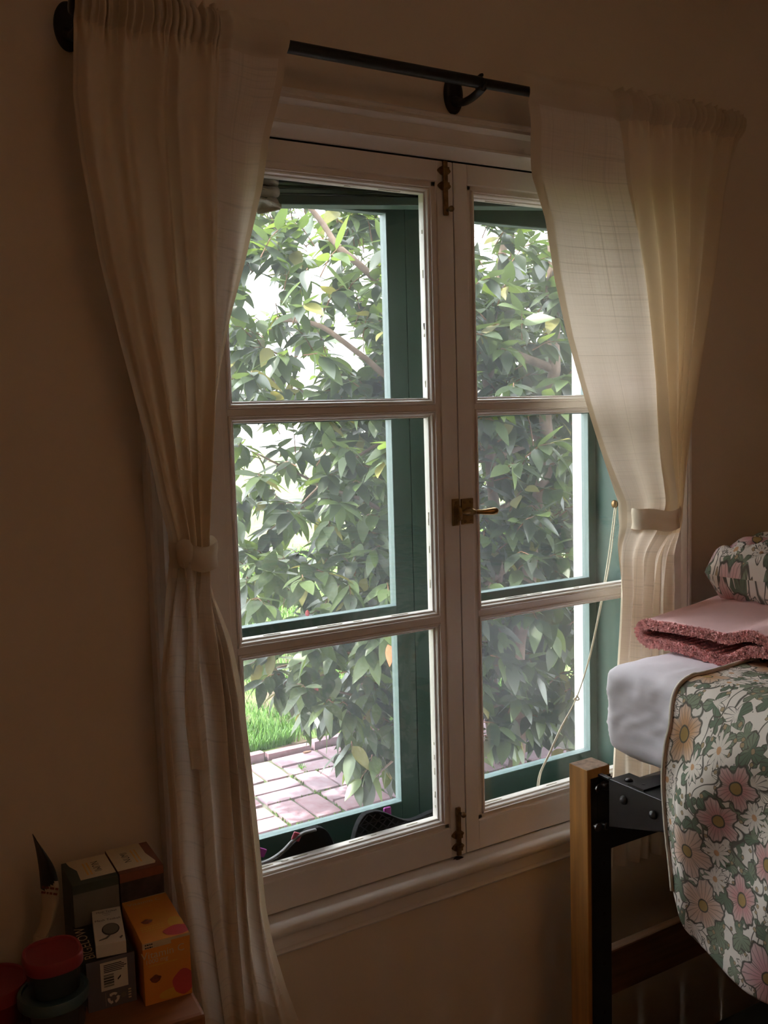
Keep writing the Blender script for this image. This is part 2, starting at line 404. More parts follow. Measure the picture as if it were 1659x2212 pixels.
    rp = N.new('ShaderNodeValToRGB'); rp.color_ramp.interpolation = 'CONSTANT'
    rp.color_ramp.elements[0].position = 0.0; rp.color_ramp.elements[0].color = (0.60, 0.30, 0.29, 1)
    rp.color_ramp.elements[1].position = 0.30; rp.color_ramp.elements[1].color = (0.58, 0.33, 0.18, 1)
    e = rp.color_ramp.elements.new(0.58); e.color = (0.62, 0.40, 0.30, 1)
    e = rp.color_ramp.elements.new(0.74); e.color = (0.45, 0.33, 0.10, 1)
    e = rp.color_ramp.elements.new(0.86); e.color = (0.66, 0.36, 0.38, 1)
    L.new(sc.outputs[2], rp.inputs[0])
    edge = step(math_('DIVIDE', rr, R), 0.45, 1.0)
    pale = N.new('ShaderNodeMix'); pale.data_type = 'RGBA'; L.new(math_('MULTIPLY', edge, 0.55), pale.inputs['Factor']); L.new(rp.outputs[0], pale.inputs['A']); pale.inputs['B'].default_value = (0.66, 0.55, 0.50, 1)
    col = mixc(ins, col, pale.outputs['Result'])
    col = mixc(math_('MULTIPLY', streak, 0.55), col, ink); col = mixc(math_('MAXIMUM', line, math_('MULTIPLY', split, 0.8)), col, ink)
    cen = math_('MULTIPLY', ins, math_('SUBTRACT', 1.0, step(rr, 0.085, 0.10))); col = mixc(cen, col, (0.40, 0.26, 0.10))
    cl = math_('MULTIPLY', ins, math_('SUBTRACT', 1.0, step(math_('ABSOLUTE', math_('SUBTRACT', rr, 0.09)), 0.006, 0.016))); col = mixc(cl, col, ink)
    L.new(col, b.inputs['Base Color'])
floralmat()

# ------------------------------------------------------------------ the room shell
XG, XL, XR = 1.157, 0.616, 1.698          # meeting line and clear opening of the window
ZB, ZT = 0.687, 2.083
RX0, RX1, RY0, RH = -1.35, 2.95, -3.2, 2.62
g = G()
Yo = 0.262
g.box(RX0-0.2, XL, 0, Yo, -0.06, RH+0.1); g.box(XR, RX1+0.2, 0, Yo, -0.06, RH+0.1)
g.box(XL, XR, 0, Yo, -0.06, ZB-0.012); g.box(XL, XR, 0, Yo, ZT+0.012, RH+0.1)
w = g.build('wall_window', None, mats=['wall_paint', 'stucco'])
for p in w.data.polygons:
    c = p.center
    if c.y > 0.1: p.material_index = 1
tag(w, 'dim cream plaster wall around the casement window', 'wall', kind='structure')
def wall(name, x0, x1, y0, y1, z0, z1, m, label, cat='wall'):
    return tag(G().box(x0, x1, y0, y1, z0, z1).build(name, m), label, cat, kind='structure')
wall('wall_left', RX0-0.12, RX0, RY0, 0, 0, RH, 'wall_paint', 'plain cream side wall at the left end of the room')
wall('wall_right', RX1, RX1+0.12, RY0, 0, 0, RH, 'wall_paint', 'plain cream side wall beyond the bed')
wall('wall_back', RX0-0.12, RX1+0.12, RY0-0.12, RY0, 0, RH, 'wall_paint', 'plain cream wall opposite the window')
wall('ceiling', RX0-0.2, RX1+0.2, RY0-0.2, 0, RH, RH+0.1, 'ceiling_paint', 'plain pale ceiling of the bedroom', 'ceiling')
wall('shade_roof', RX0-1.0, RX1+1.0, RY0-1.0, 0.60, RH+0.12, RH+0.22, 'roof_tile', 'unseen flat slab added over the house, its eave sized to shade the window', 'shade_roof')  # added out of view; the eave keeps direct sun off the window
g = G()
for i in range(30):
    x = RX0 + i*(RX1-RX0)/30
    g.box(x+0.0008, x+(RX1-RX0)/30-0.0008, RY0, 0, -0.02, 0)
tag(g.build('floor', 'floor_wood'), 'dark wooden board floor under the bed', 'floor', kind='structure')

# ---- fill lamp added behind the camera to brighten the walls with warm light
lm_, N_, L_2, b_ = nt('fill_lamp_glow'); b_.inputs['Base Color'].default_value = (0.9, 0.85, 0.75, 1)
b_.inputs['Emission Color'].default_value = (1.0, 0.55, 0.27, 1); b_.inputs['Emission Strength'].default_value = FILL_LAMP
lamp = thing('fill_lamp', (0.62, -2.65, RH), 'round opal lamp added out of view to give warm fill light', 'fill lamp')
G().lathe([(0.09, 0.0), (0.09, -0.02), (0.05, -0.035), (0.02, -0.04)], (0.62, -2.65, RH), 'z', 32).build('canopy', 'brass_dark', lamp, smooth=True)
G().lathe([(0.05, -0.036), (0.28, -0.05), (0.34, -0.10), (0.32, -0.16), (0.20, -0.20), (0.005, -0.215)], (0.62, -2.65, RH), 'z', 32).build('globe', 'fill_lamp_glow', lamp, smooth=True)

# ---- interior casing, stool and apron
def casing_profile(wd):
    # (across from outer edge 0 -> inner edge, y)
    k = wd-0.0845
    P = [(0, 0.0), (0, -0.026), (0.004, -0.030), (0.010, -0.030), (0.0125, -0.027), (0.020, -0.031), (0.026, -0.026), (0.0285, -0.020)]
    return P + [(a+k, y) for a, y in [(0.056, -0.018), (0.058, -0.021), (0.063, -0.0215), (0.067, -0.016), (0.078, -0.008), (0.084, -0.006), (0.0845, 0.0)]]
for i, (nm, lab) in enumerate((('trim_1', 'white moulded casing on the left of the window, half behind the curtain'), ('trim_2', 'white moulded casing on the right of the window beside the bed'))):
    g = G(); P = casing_profile(0.103)
    if i == 0: pr = [(0.513+a, y) for a, y in P]
    else: pr = [(1.801-a, y) for a, y in P]
    g.prism(pr, 'z', ZB-0.02, ZT+0.078)
    tag(autosmooth(g.build(nm, 'white_trim'), 28), lab, 'window casing', kind='structure')
g = G(); P = casing_profile(0.0845)
g.prism([(y, ZT+0.0785-a*0.93) for a, y in P], 'x', 0.505, 1.809)
tag(autosmooth(g.build('trim_3', 'white_trim'), 28), 'white moulded head casing above the window under the curtain rod', 'window casing', kind='structure')
g = G()
nose = [(0.012, ZB-0.002)] + [(-0.024-0.0145*math.sin(t), ZB-0.0165+0.0145*math.cos(t)) for t in np.linspace(0, pi, 12)] + [(-0.012, ZB-0.032), (0.012, ZB-0.032)]
g.prism(nose, 'x', 0.48, 1.835)
tag(autosmooth(g.build('trim_4', 'white_trim'), 30), 'white window stool with a rounded nosing', 'window sill', kind='structure')
g = G()
g.prism([(0.0, ZB-0.033), (-0.012, ZB-0.033), (-0.012, ZB-0.062), (-0.009, ZB-0.0635), (-0.009, ZB-0.065), (-0.014, ZB-0.067), (-0.0165, ZB-0.070), (-0.014, ZB-0.074), (-0.004, ZB-0.077), (0, ZB-0.077)], 'x', 0.505, 1.81)
tag(autosmooth(g.build('trim_5', 'white_trim'), 30), 'white apron board with a bead along its lower edge under the stool', 'window apron', kind='structure')
# bolt strike hole worn into the stool
k = onY(991, 1855, -0.006)
g = G()
n = 14; V = [(k.x + 0.011*math.cos(2*pi*i/n)*(1+0.25*math.sin(3*i)), -0.004 + 0.007*math.sin(2*pi*i/n)*(1+0.2*math.cos(2*i)), ZB-0.0013) for i in range(n)]
g.add(V, [tuple(range(n))])
st = g.build('bolt_hole', 'dark_gap', bpy.data.objects['trim_4']); st['label'] = 'dark worn bolt hole in the sill'

# ---- the two casements
def ring(g, x0, x1, z0, z1, prof, mi=0):
    """mitred moulding round a rectangle; prof = (inset, y)"""
    b = len(g.v); n = len(prof)
    for a, y in prof:
        g.v += [(x0+a, y, z0+a), (x1-a, y, z0+a), (x1-a, y, z1-a), (x0+a, y, z1-a)]
    for i in range(n-1):
        for k in range(4):
            k2 = (k+1) % 4; g.f.append((b+4*i+k, b+4*i+k2, b+4*i+4+k2, b+4*i+4+k)); g.m.append(mi)
BEAD = [(0, 0.035), (0, 0.0035), (0.0010, 0.0004), (0.0026, 0.0004), (0.0036, 0.0044), (0.0056, 0.0034), (0.0078, 0.0048), (0.0095, 0.0088), (0.0106, 0.0115),
        (0.0116, 0.0105), (0.0130, 0.0120), (0.0136, 0.0180), (0.0136, 0.026), (0.008, 0.035)]
ZM1 = (1.6035, 1.6145); ZM2 = (1.1805, 1.1925)
def casement(nm, xa, xb, hinge_left, label):
    t = thing(nm, ((xa+xb)/2, 0.0, ZB), label, 'window', kind='structure')
    # steps: stile flat -> recessed band -> bead
    if hinge_left: sa, ia, sb, ib = xa+0.040, xa+0.052, XG-0.038, XG-0.050
    else:          sa, ia, sb, ib = XG+0.0335, XG+0.0455, xb-0.040, xb-0.052
    zb, izb, zt, izt = ZB+0.063, ZB+0.074, ZT-0.041, ZT-0.0515
    D = 0.035
    def member(name, prof, axis, a0, a1):
        o = G().prism(prof, axis, a0, a1).build(name, 'white_trim', t, bevel=0.0012); return o
    member('stile', [(xa, D), (xa, 0), (sa, 0), (sa+0.0006, 0.0045), (ia, 0.0045), (ia, D)], 'z', ZB+0.0015, ZT-0.003)
    member('stile', [(xb, D), (xb, 0), (sb, 0), (sb-0.0006, 0.0045), (ib, 0.0045), (ib, D)], 'z', ZB+0.0015, ZT-0.003)
    member('rail', [(D, ZB+0.0015), (0, ZB+0.0015), (0, zb), (0.0045, zb+0.0006), (0.0045, izb), (D, izb)], 'x', sa, sb)
    member('rail', [(D, ZT-0.003), (0, ZT-0.003), (0, zt), (0.0045, zt-0.0006), (0.0045, izt), (D, izt)], 'x', sa, sb)
    for z0, z1 in (ZM1, ZM2):
        G().box(ia, ib, 0.0045, D, z0, z1).build('muntin', 'white_trim', t)
    for z0, z1 in ((izb, ZM2[0]), (ZM2[1], ZM1[0]), (ZM1[1], izt)):
        g = G(); ring(g, ia, ib, z0, z1, BEAD)
        o = autosmooth(g.build('glazing_bead', 'white_trim', t), 25)
        # crumbs of old putty round the glass
        gp = G()
        for k in range(22):
            s = random.random()
            e = random.choice('lrbt'); a = 0.0136
            if e in 'lr':
                x = ia+a if e == 'l' else ib-a; z = lerp(z0+a, z1-a, s); dx, dz = 0.0006, random.uniform(0.004, 0.014)
            else:
                z = z0+a if e == 'b' else z1-a; x = lerp(ia+a, ib-a, s); dz, dx = 0.0012, random.uniform(0.004, 0.025)
            gp.box(x-dx, x+dx, 0.0165, 0.0188, z-dz/1.6, z+dz/1.6)
        q = gp.build('putty', 'putty', t); q['kind'] = 'stuff'
        G().box(ia+0.010, ib-0.010, 0.0190, 0.0220, z0+0.010, z1-0.010).build('pane', 'glass', t)
    return t
wL = casement('window_1', XL+0.002, XG-0.0012, True, 'left white casement of three panes with bolts on its inner stile')
wR = casement('window_2', XG+0.0012, XR-0.002, False, 'right white casement of three panes beside the bed')
# dark rebate strips seen in the gaps
g = G(); g.box(XG-0.004, XG+0.004, 0.010, 0.034, ZB, ZT); g.box(XL, XR, 0.012, 0.034, ZT-0.0028, ZT+0.012)
tag(g.build('trim_6', 'dark_gap'), 'dark rebate showing in the gap between the casements', 'rebate', kind='structure')

# ---- hardware: bolts on the left casement, brass latch across both
def bolt(parent, px, ztop, zbot, knob_low, m):
    x = px; b = G(); b.box(x-0.0048, x+0.0048, -0.008, -0.0025, zbot, ztop)
    t = b.build('surface_bolt', m, parent, bevel=0.0008); t['label'] = 'brass sliding surface bolt'
    L_ = ztop-zbot
    zs = (zbot+L_*0.55, zbot+L_*0.83) if knob_low else (zbot+L_*0.16, zbot+L_*0.42)
    for z in zs:
        g = G(); P = []
        for k in range(24):
            a = 2*pi*k/24; rx = 0.0155; rz = 0.0072 + 0.0022*math.cos(2*a)*-1
            P.append((x + rx*math.cos(a), z + rz*math.sin(a)))
        g.prism(P, 'y', -0.0030, 0.0002)
        g.box(x-0.0068, x+0.0068, -0.0105, -0.001, z-0.0058, z+0.0058)
        o = g.build('keeper', m, t, bevel=0.0006)
        for s in (-1, 1):
            g = G(); g.lathe([(0.0026, 0.0), (0.0026, -0.0012), (0.0012, -0.0022)], (x+s*0.0108, -0.0030, z), 'y', 10)
            g.build('screw', 'brass_dark', t, smooth=False)
    zk = zbot+0.010 if knob_low else ztop-0.012
    g = G(); g.lathe([(0.0028, 0.0), (0.0028, -0.006), (0.0055, -0.009), (0.0058, -0.013), (0.003, -0.0165), (0.0005, -0.017)], (x+0.003, -0.008, zk), 'y', 14)
    g.build('knob', m, t, smooth=True)
bolt(wL, 1.1352, ZT-0.004, 1.9775, True, 'brass_dark')
bolt(wL, 1.1345, 0.7935, 0.6915, False, 'brass_dark')
lt = thing('window_latch', (1.16, -0.003, 1.398), 'brass cam latch with a tapered lever joining the two casements', 'latch')
zc = 1.4000
g = G(); g.box(1.1375, 1.1545, -0.0045, 0.0, zc-0.027, zc+0.027); o = g.build('strike_plate', 'brass', lt, bevel=0.001)
g = G(); g.box(1.1595, 1.1885, -0.0045, 0.0, zc-0.026, zc+0.026); g.build('base_plate', 'brass', lt, bevel=0.001)
for x, z in ((1.146, 0.019), (1.146, -0.021), (1.1665, 0.0195), (1.1818, 0.0195), (1.1665, -0.0195), (1.1818, -0.0195)):
    G().lathe([(0.0034, 0), (0.0034, -0.0009), (0.0012, -0.0012)], (x, -0.0045, zc+z), 'y', 12).build('screw', 'brass_dark', lt)
# hooked cam arm, pivot and lever
g = G(); g.tube([(1.1480, -0.012, zc+0.013), (1.1475, -0.016, zc+0.006), (1.1478, -0.017, zc-0.003), (1.1490, -0.014, zc-0.012), (1.1465, -0.008, zc-0.018)], [0.0022, 0.0035, 0.004, 0.0033, 0.0025], 10)
g.build('hook', 'brass', lt, smooth=True)
g = G(); g.tube([(1.1485, -0.0155, zc-0.001), (1.158, -0.016, zc), (1.168, -0.016, zc+0.001), (1.176, -0.015, zc+0.001)], [0.0035, 0.0046, 0.0052, 0.0062], 12)
g.build('arm', 'brass', lt, smooth=True)
g = G(); g.lathe([(0.0085, -0.004), (0.0080, -0.012), (0.0070, -0.020), (0.0050, -0.0225), (0.0046, -0.0265), (0.002, -0.028)], (1.1755, 0.0, zc), 'y', 20)
g.build('pivot', 'brass', lt, smooth=True)
g = G(); g.tube([(1.178, -0.017, zc), (1.184, -0.021, zc-0.0005), (1.192, -0.026, zc-0.001), (1.204, -0.031, zc-0.001), (1.214, -0.035, zc-0.0005), (1.221, -0.0375, zc), (1.2245, -0.0385, zc)],
           [0.0042, 0.0046, 0.0050, 0.0064, 0.0076, 0.0070, 0.0035], 14); g.build('lever', 'brass', lt, smooth=True)

# ---- green outer frame: jambs, head, sill board, screens
def struct(name, g, m, label, cat, **kw): return tag(g.build(name, m, **kw), label, cat, kind='structure')
struct('trim_7', G().box(XL, XL+0.004, 0.036, 0.205, ZB, ZT), 'green_paint', 'green painted jamb board on the left outside the casement', 'window jamb')
struct('trim_8', G().box(XR-0.004, XR, 0.036, 0.205, ZB, ZT), 'green_paint', 'green painted jamb board on the right outside the casement', 'window jamb')
struct('trim_9', G().box(XL, XR, 0.036, 0.205, ZT-0.004, ZT+0.008), 'green_paint', 'green painted head board above the blind', 'window head')
struct('trim_10', G().box(XL, XR, 0.036, 0.205, ZB-0.008, ZB+0.012), 'green_paint', 'green painted outer sill board with slippers on it', 'window sill')
YS0, YS1 = 0.175, 0.198
def screen(nm, xa, xb, label, handed):
    t = thing(nm, ((xa+xb)/2, (YS0+YS1)/2, ZB+0.012), label, 'window screen', 'green framed screens outside the window')
    a, b = (xa+0.0225, xb-0.044) if handed == 0 else (xa+0.044, xb-0.0225); z0, z1 = ZB+0.012, ZT-0.005
    rb, rt = z0+0.052, 2.0135
    for x0, x1 in ((xa, a), (b, xb)): G().box(x0, x1, YS0, YS1, z0, z1).build('stile', 'green_paint', t, bevel=0.001)
    zr = [(z0, rb), (1.150, 1.187), (1.588, 1.622), (rt, z1)]
    for q0, q1 in zr: G().box(a, b, YS0, YS1, q0, q1).build('rail', 'green_paint', t, bevel=0.001)
    for i in range(3): G().box(a, b, YS0+0.0135, YS0+0.0143, zr[i][1], zr[i+1][0]).build('insect_mesh', 'screen_mesh', t)
    for i in range(3):      # strips lining each opening, sky sheen painted as a pale colour
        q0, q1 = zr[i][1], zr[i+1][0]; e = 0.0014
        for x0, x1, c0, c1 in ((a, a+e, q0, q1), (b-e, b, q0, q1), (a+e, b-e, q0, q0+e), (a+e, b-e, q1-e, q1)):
            G().box(x0, x1, YS0+0.0008, YS1+0.001, c0, c1).build('sky_sheen_strip', 'sky_sheen_strip', t)
    return t
screen('window_screen', XL+0.005, XG-0.0006, 'green framed insect screen outside the left casement', 0)
screen('window_screen', XG+0.0006, XR-0.005, 'green framed insect screen outside the right casement', 1)

# ---- raised venetian blind between casement and screen
bt = thing('venetian_blind', (XG, 0.09, ZT-0.004), 'raised dark green venetian blind bunched at the window head', 'blind')
RB = Matrix.Translation((XG, 0.088, 2.012)) @ Matrix.Rotation(math.radians(-4.3), 4, 'Y') @ Matrix.Translation((-XG, -0.088, -2.012))
hw = 0.520
G().box(XG-hw, XG+hw, 0.066, 0.108, 2.012-0.0015, 2.012+0.0155, R=RB).build('bottom_rail', 'slat_green', bt, bevel=0.002)
zz = 2.012+0.0175
smesh = None
for i in range(8):
    dy = random.uniform(-0.003, 0.003); a = random.uniform(-0.3, 0.3)
    R2 = RB @ Matrix.Translation((0, dy, 0)) @ Matrix.Translation((XG, 0, zz)) @ Matrix.Rotation(math.radians(a), 4, 'Y') @ Matrix.Translation((-XG, 0, -zz))
    pr = [(0.065+0.043*s, zz + 0.0014*math.sin(pi*s) + (0.0024 if top else 0)) for top, rng in ((0, np.linspace(0, 1, 7)), (1, np.linspace(1, 0, 7))) for s in rng]
    autosmooth(G().prism(pr, 'x', XG-hw, XG+hw, R=R2).build('slat', 'slat_green', bt))
    zz += 0.0067
for xt in (0.786, 1.519):
    n = 60; V = []; Fc = []; uv = []
    zb_ = 1.968 if xt < 1 else 2.03
    for i in range(n+1):
        s = i/n; z = zb_ + s*0.082
        y = 0.056 + 0.009*math.sin(s*2*pi*4.0) - (0.006 if s < 0.2 else 0)
        for j in range(7):
            q = j/6; sk = 0.006*math.sin(s*2*pi*4 + 1.0)
            V.append((xt - 0.021 + 0.042*q + 0.003*math.sin(s*15), y + 0.003*math.sin(q*4+s*20), z + sk*(q-0.5)*2)); uv.append((q*0.04, s*0.3))
    for i in range(n):
        for j in range(6): a = i*7+j; Fc.append((a, a+1, a+8, a+7))
    o = obj('ladder_tape', V, Fc, 'tape_cloth', bt, smooth=True, uv=uv)
    md = o.modifiers.new('s', 'SOLIDIFY'); md.thickness = 0.0025
    o['label'] = 'bunched white cloth ladder tape'
# cord looped over a knob on the jamb
kp = onY(1345, 1087, 0.10); kp.x = XR-0.004
kn = thing('cord_knob', (XR-0.004, 0.10, kp.z), 'small dark knob on the green jamb holding the blind cord', 'knob')
G().lathe([(0.004, 0.0), (0.004, -0.008), (0.009, -0.010), (0.010, -0.014), (0.006, -0.018), (0.001, -0.019)], (XR-0.004, 0.10, kp.z), 'x', 16).build('knob', 'brass_dark', kn, smooth=True)
ct = thing('blind_cord', (1.45, 0.1, 0.70), 'two strand cream blind cord looped over the jamb knob and knotted', 'cord')
def bez(P, n=40):
    P = [Vector(p) for p in P]; out = []
    for i in range(len(P)-1):
        p0, p1, p2, p3 = P[max(i-1, 0)], P[i], P[i+1], P[min(i+2, len(P)-1)]
        for k in range(n):
            t = k/n; out.append(0.5*((2*p1) + (p2-p0)*t + (2*p0-5*p1+4*p2-p3)*t*t + (3*p1-p0-3*p2+p3)*t**3))
    out.append(P[-1]); return out
cp = [onY(*q, y) for q, y in (((1338, 1085), 0.100), ((1325, 1135), 0.095), ((1316, 1205), 0.090), ((1305, 1270), 0.085), ((1290, 1345), 0.08), ((1272, 1425), 0.075), ((1245, 1508), 0.07), ((1212, 1572), 0.065), ((1186, 1630), 0.06), ((1168, 1668), 0.055), ((1162, 1700), 0.05))]
cp = [p if p.x < XR-0.012 else Vector((XR-0.012, p.y, p.z)) for p in cp]
for s in (-1, 1):
    off = [0.004, 0.0045, 0.005, 0.004, 0.0025, 0.002, 0.001, 0.003, 0.003, 0.0035, 0.004]
    P = [Vector((p.x + s*o_*0.9, p.y + s*0.001, p.z)) for p, o_ in zip(cp, off)]
    if s > 0: P = [Vector((min(p.x, XR-0.008), p.y, p.z)) for p in P]
    G().tube(bez(P, 6), 0.0017, 6).build('cord_strand', 'cord', ct, smooth=True)
g = G(); c = cp[6]
g.tube([c + Vector((0.006*math.cos(t)*1.0, 0.004*math.sin(t*2), 0.005*math.sin(t))) for t in np.linspace(0, 2*pi*1.4, 22)], 0.0019, 6)
g.build('knot', 'cord', ct, smooth=True)

# ------------------------------------------------------------------ slippers on the outer sill
ZS = ZB+0.0125
def sole(nm, X0, X1, flip, tread, label, lean):
    """a flip-flop sole standing on its side against the glass"""
    t = thing(nm, ((X0+X1)/2, 0.05, ZS), label, 'slipper', 'black slippers on the window sill')
    n = 40; P = []
    Ls = X1-X0
    top = []
    for i in range(n+1):
        s = i/n; q = 1-s if flip else s
        # width profile of a sole: round toe, narrow waist, round heel (height above the sill)
        h = 0.112*math.sqrt(max(0, 1-((q-0.17)/0.175)**2)) if q < 0.17 else (0.112 - 0.040*sm((q-0.20)/0.36) if q < 0.58 else 0.072 + 0.006*sm((q-0.58)/0.2))
        if q > 0.90: h *= math.sqrt(max(0.0, 1-((q-0.90)/0.105)**2))
        top.append((X0+Ls*s, h))
    P = [(x, ZS+h) for x, h in top] + [(X1-0.012, ZS), (X0+0.012, ZS)]
    g = G()
    R = Matrix.Translation((0, 0.036, ZS)) @ Matrix.Rotation(math.radians(-lean), 4, 'X') @ Matrix.Translation((0, 0, -ZS))
    g.prism(P, 'y', 0.0, 0.016, R=R)
    o = g.build('sole', 'slipper_black', t, bevel=0.002)
    if tread:
        g = G()
        def inside(x, z):
            s = (x-X0)/Ls*n
            if s < 0 or s >= n: return False
            i = int(s); return 0.004 < z-ZS < lerp(top[i][1], top[i+1][1], s-i)-0.003
        for d in (1, -1):
            for k in range(-30, 60):
                c0 = X0 + k*0.021; pts = []
                for m_ in range(40):
                    z = ZS + m_*0.003; x = c0 + d*(z-ZS)*1.15
                    if inside(x, z): pts.append(Vector((x, -0.0008, z)))
                if len(pts) > 2: g.tube([R @ p for p in (pts[0], pts[-1])], 0.0011, 5)
        for m_ in range(1, 6):
            z = ZS + m_*0.0183; xs = [X0+i*0.004 for i in range(int(Ls/0.004)) if inside(X0+i*0.004, z)]
            if len(xs) > 3: g.tube([R @ Vector((xs[0], -0.0008, z)), R @ Vector((xs[-1], -0.0008, z))], 0.0009, 5)
        g.build('tread', 'slipper_ridge', t)
    return t, R
t, R = sole('slipper', onY(754, 1790, 0.045).x, onY(754, 1790, 0.045).x+0.262, False, True, 'black slipper with a diamond tread leaning behind the glass near the bolt', 2)
p = onY(836, 1743, 0.062)
o = G().box(p.x-0.010, p.x+0.008, 0.056, 0.064, p.z-0.04, p.z+0.001).build('strap', 'strap_magenta', t, bevel=0.004); o['label'] = 'magenta strap'
xr = onY(727, 1815, 0.045).x
t, R = sole('slipper', xr-0.262, xr, True, False, 'plain black slipper with a grey strap behind the glass beside the curtain', 0)
P = [onY(*q, 0.030) for q in ((556, 1868), (585, 1857), (612, 1838), (634, 1815), (655, 1800), (682, 1792))]
g = G(); g.tube(bez(P, 6), 0.0045, 8, flat=0.6); o = g.build('strap', 'strap_grey', t, smooth=True); o['label'] = 'grey rubber strap'
for q, m_ in (((642, 1808), 'strap_pink'), ((566, 1842), 'strap_magenta')):
    p = onY(*q, 0.031); o = G().box(p.x-0.010, p.x+0.008, 0.0295, 0.0345, p.z-0.008, p.z+0.008, R=Matrix.Translation(p) @ Matrix.Rotation(0.5, 4, 'Y') @ Matrix.Translation(-p)).build('strap', m_, t, bevel=0.002)

# ------------------------------------------------------------------ curtain rod
YR, ZR = -0.090, 2.2031
rd = thing('curtain_rod', (1.15, YR, ZR), 'black metal curtain rod with three oval wall brackets', 'curtain rod')
autosmooth(G().tube([(0.425, YR, ZR), (1.16, YR, ZR)], 0.0105, 20).build('rod', 'black_iron', rd), 50)
autosmooth(G().tube([(1.14, YR, ZR), (1.850, YR, ZR)], 0.0092, 20).build('rod', 'black_iron', rd), 50)
for xc_, dx in ((0.432, -0.01), (1.160, 0.0), (1.830, 0.0)):
    zc_ = ZR+0.003
    g = G(); g.lathe([(1.0, 0.0), (1.0, -0.004), (0.9, -0.0075), (0.6, -0.0095), (0.01, -0.010)], (xc_, -0.0005, zc_), 'y', 32, sx=0.0215, sy=0.037)
    b = autosmooth(g.build('bracket', 'black_iron', rd), 45)
    xe = min(xc_+0.0, 1.90)
    g = G(); g.tube(bez([(xc_, -0.006, zc_-0.012), (xc_, -0.030, zc_-0.022), (xc_, -0.055, zc_-0.023), (xe, -0.078, zc_-0.019), (xe, YR-0.006, zc_-0.013)], 5), [0.011]*4+[0.0085]*17, 12, flat=0.8)
    g.build('bracket_arm', 'black_iron', b, smooth=True)
    g = G(); g.tube([(xe, YR+0.0135*math.cos(a), ZR+0.0135*math.sin(a)) for a in np.linspace(-pi*0.95, pi*0.62, 14)], 0.0032, 8)
    g.build('cradle', 'black_iron', b, smooth=True)
G().lathe([(0.0125, 0.0), (0.0125, -0.012), (0.010, -0.016), (0.001, -0.017)], (0.428, YR, ZR), 'x', 20).build('end_cap', 'black_iron', rd, smooth=True)
G().lathe([(0.0165, 0.0), (0.0175, 0.006), (0.012, 0.013), (0.001, 0.014)], (1.846, YR, ZR), 'x', 20).build('end_cap', 'black_iron', rd, smooth=True)

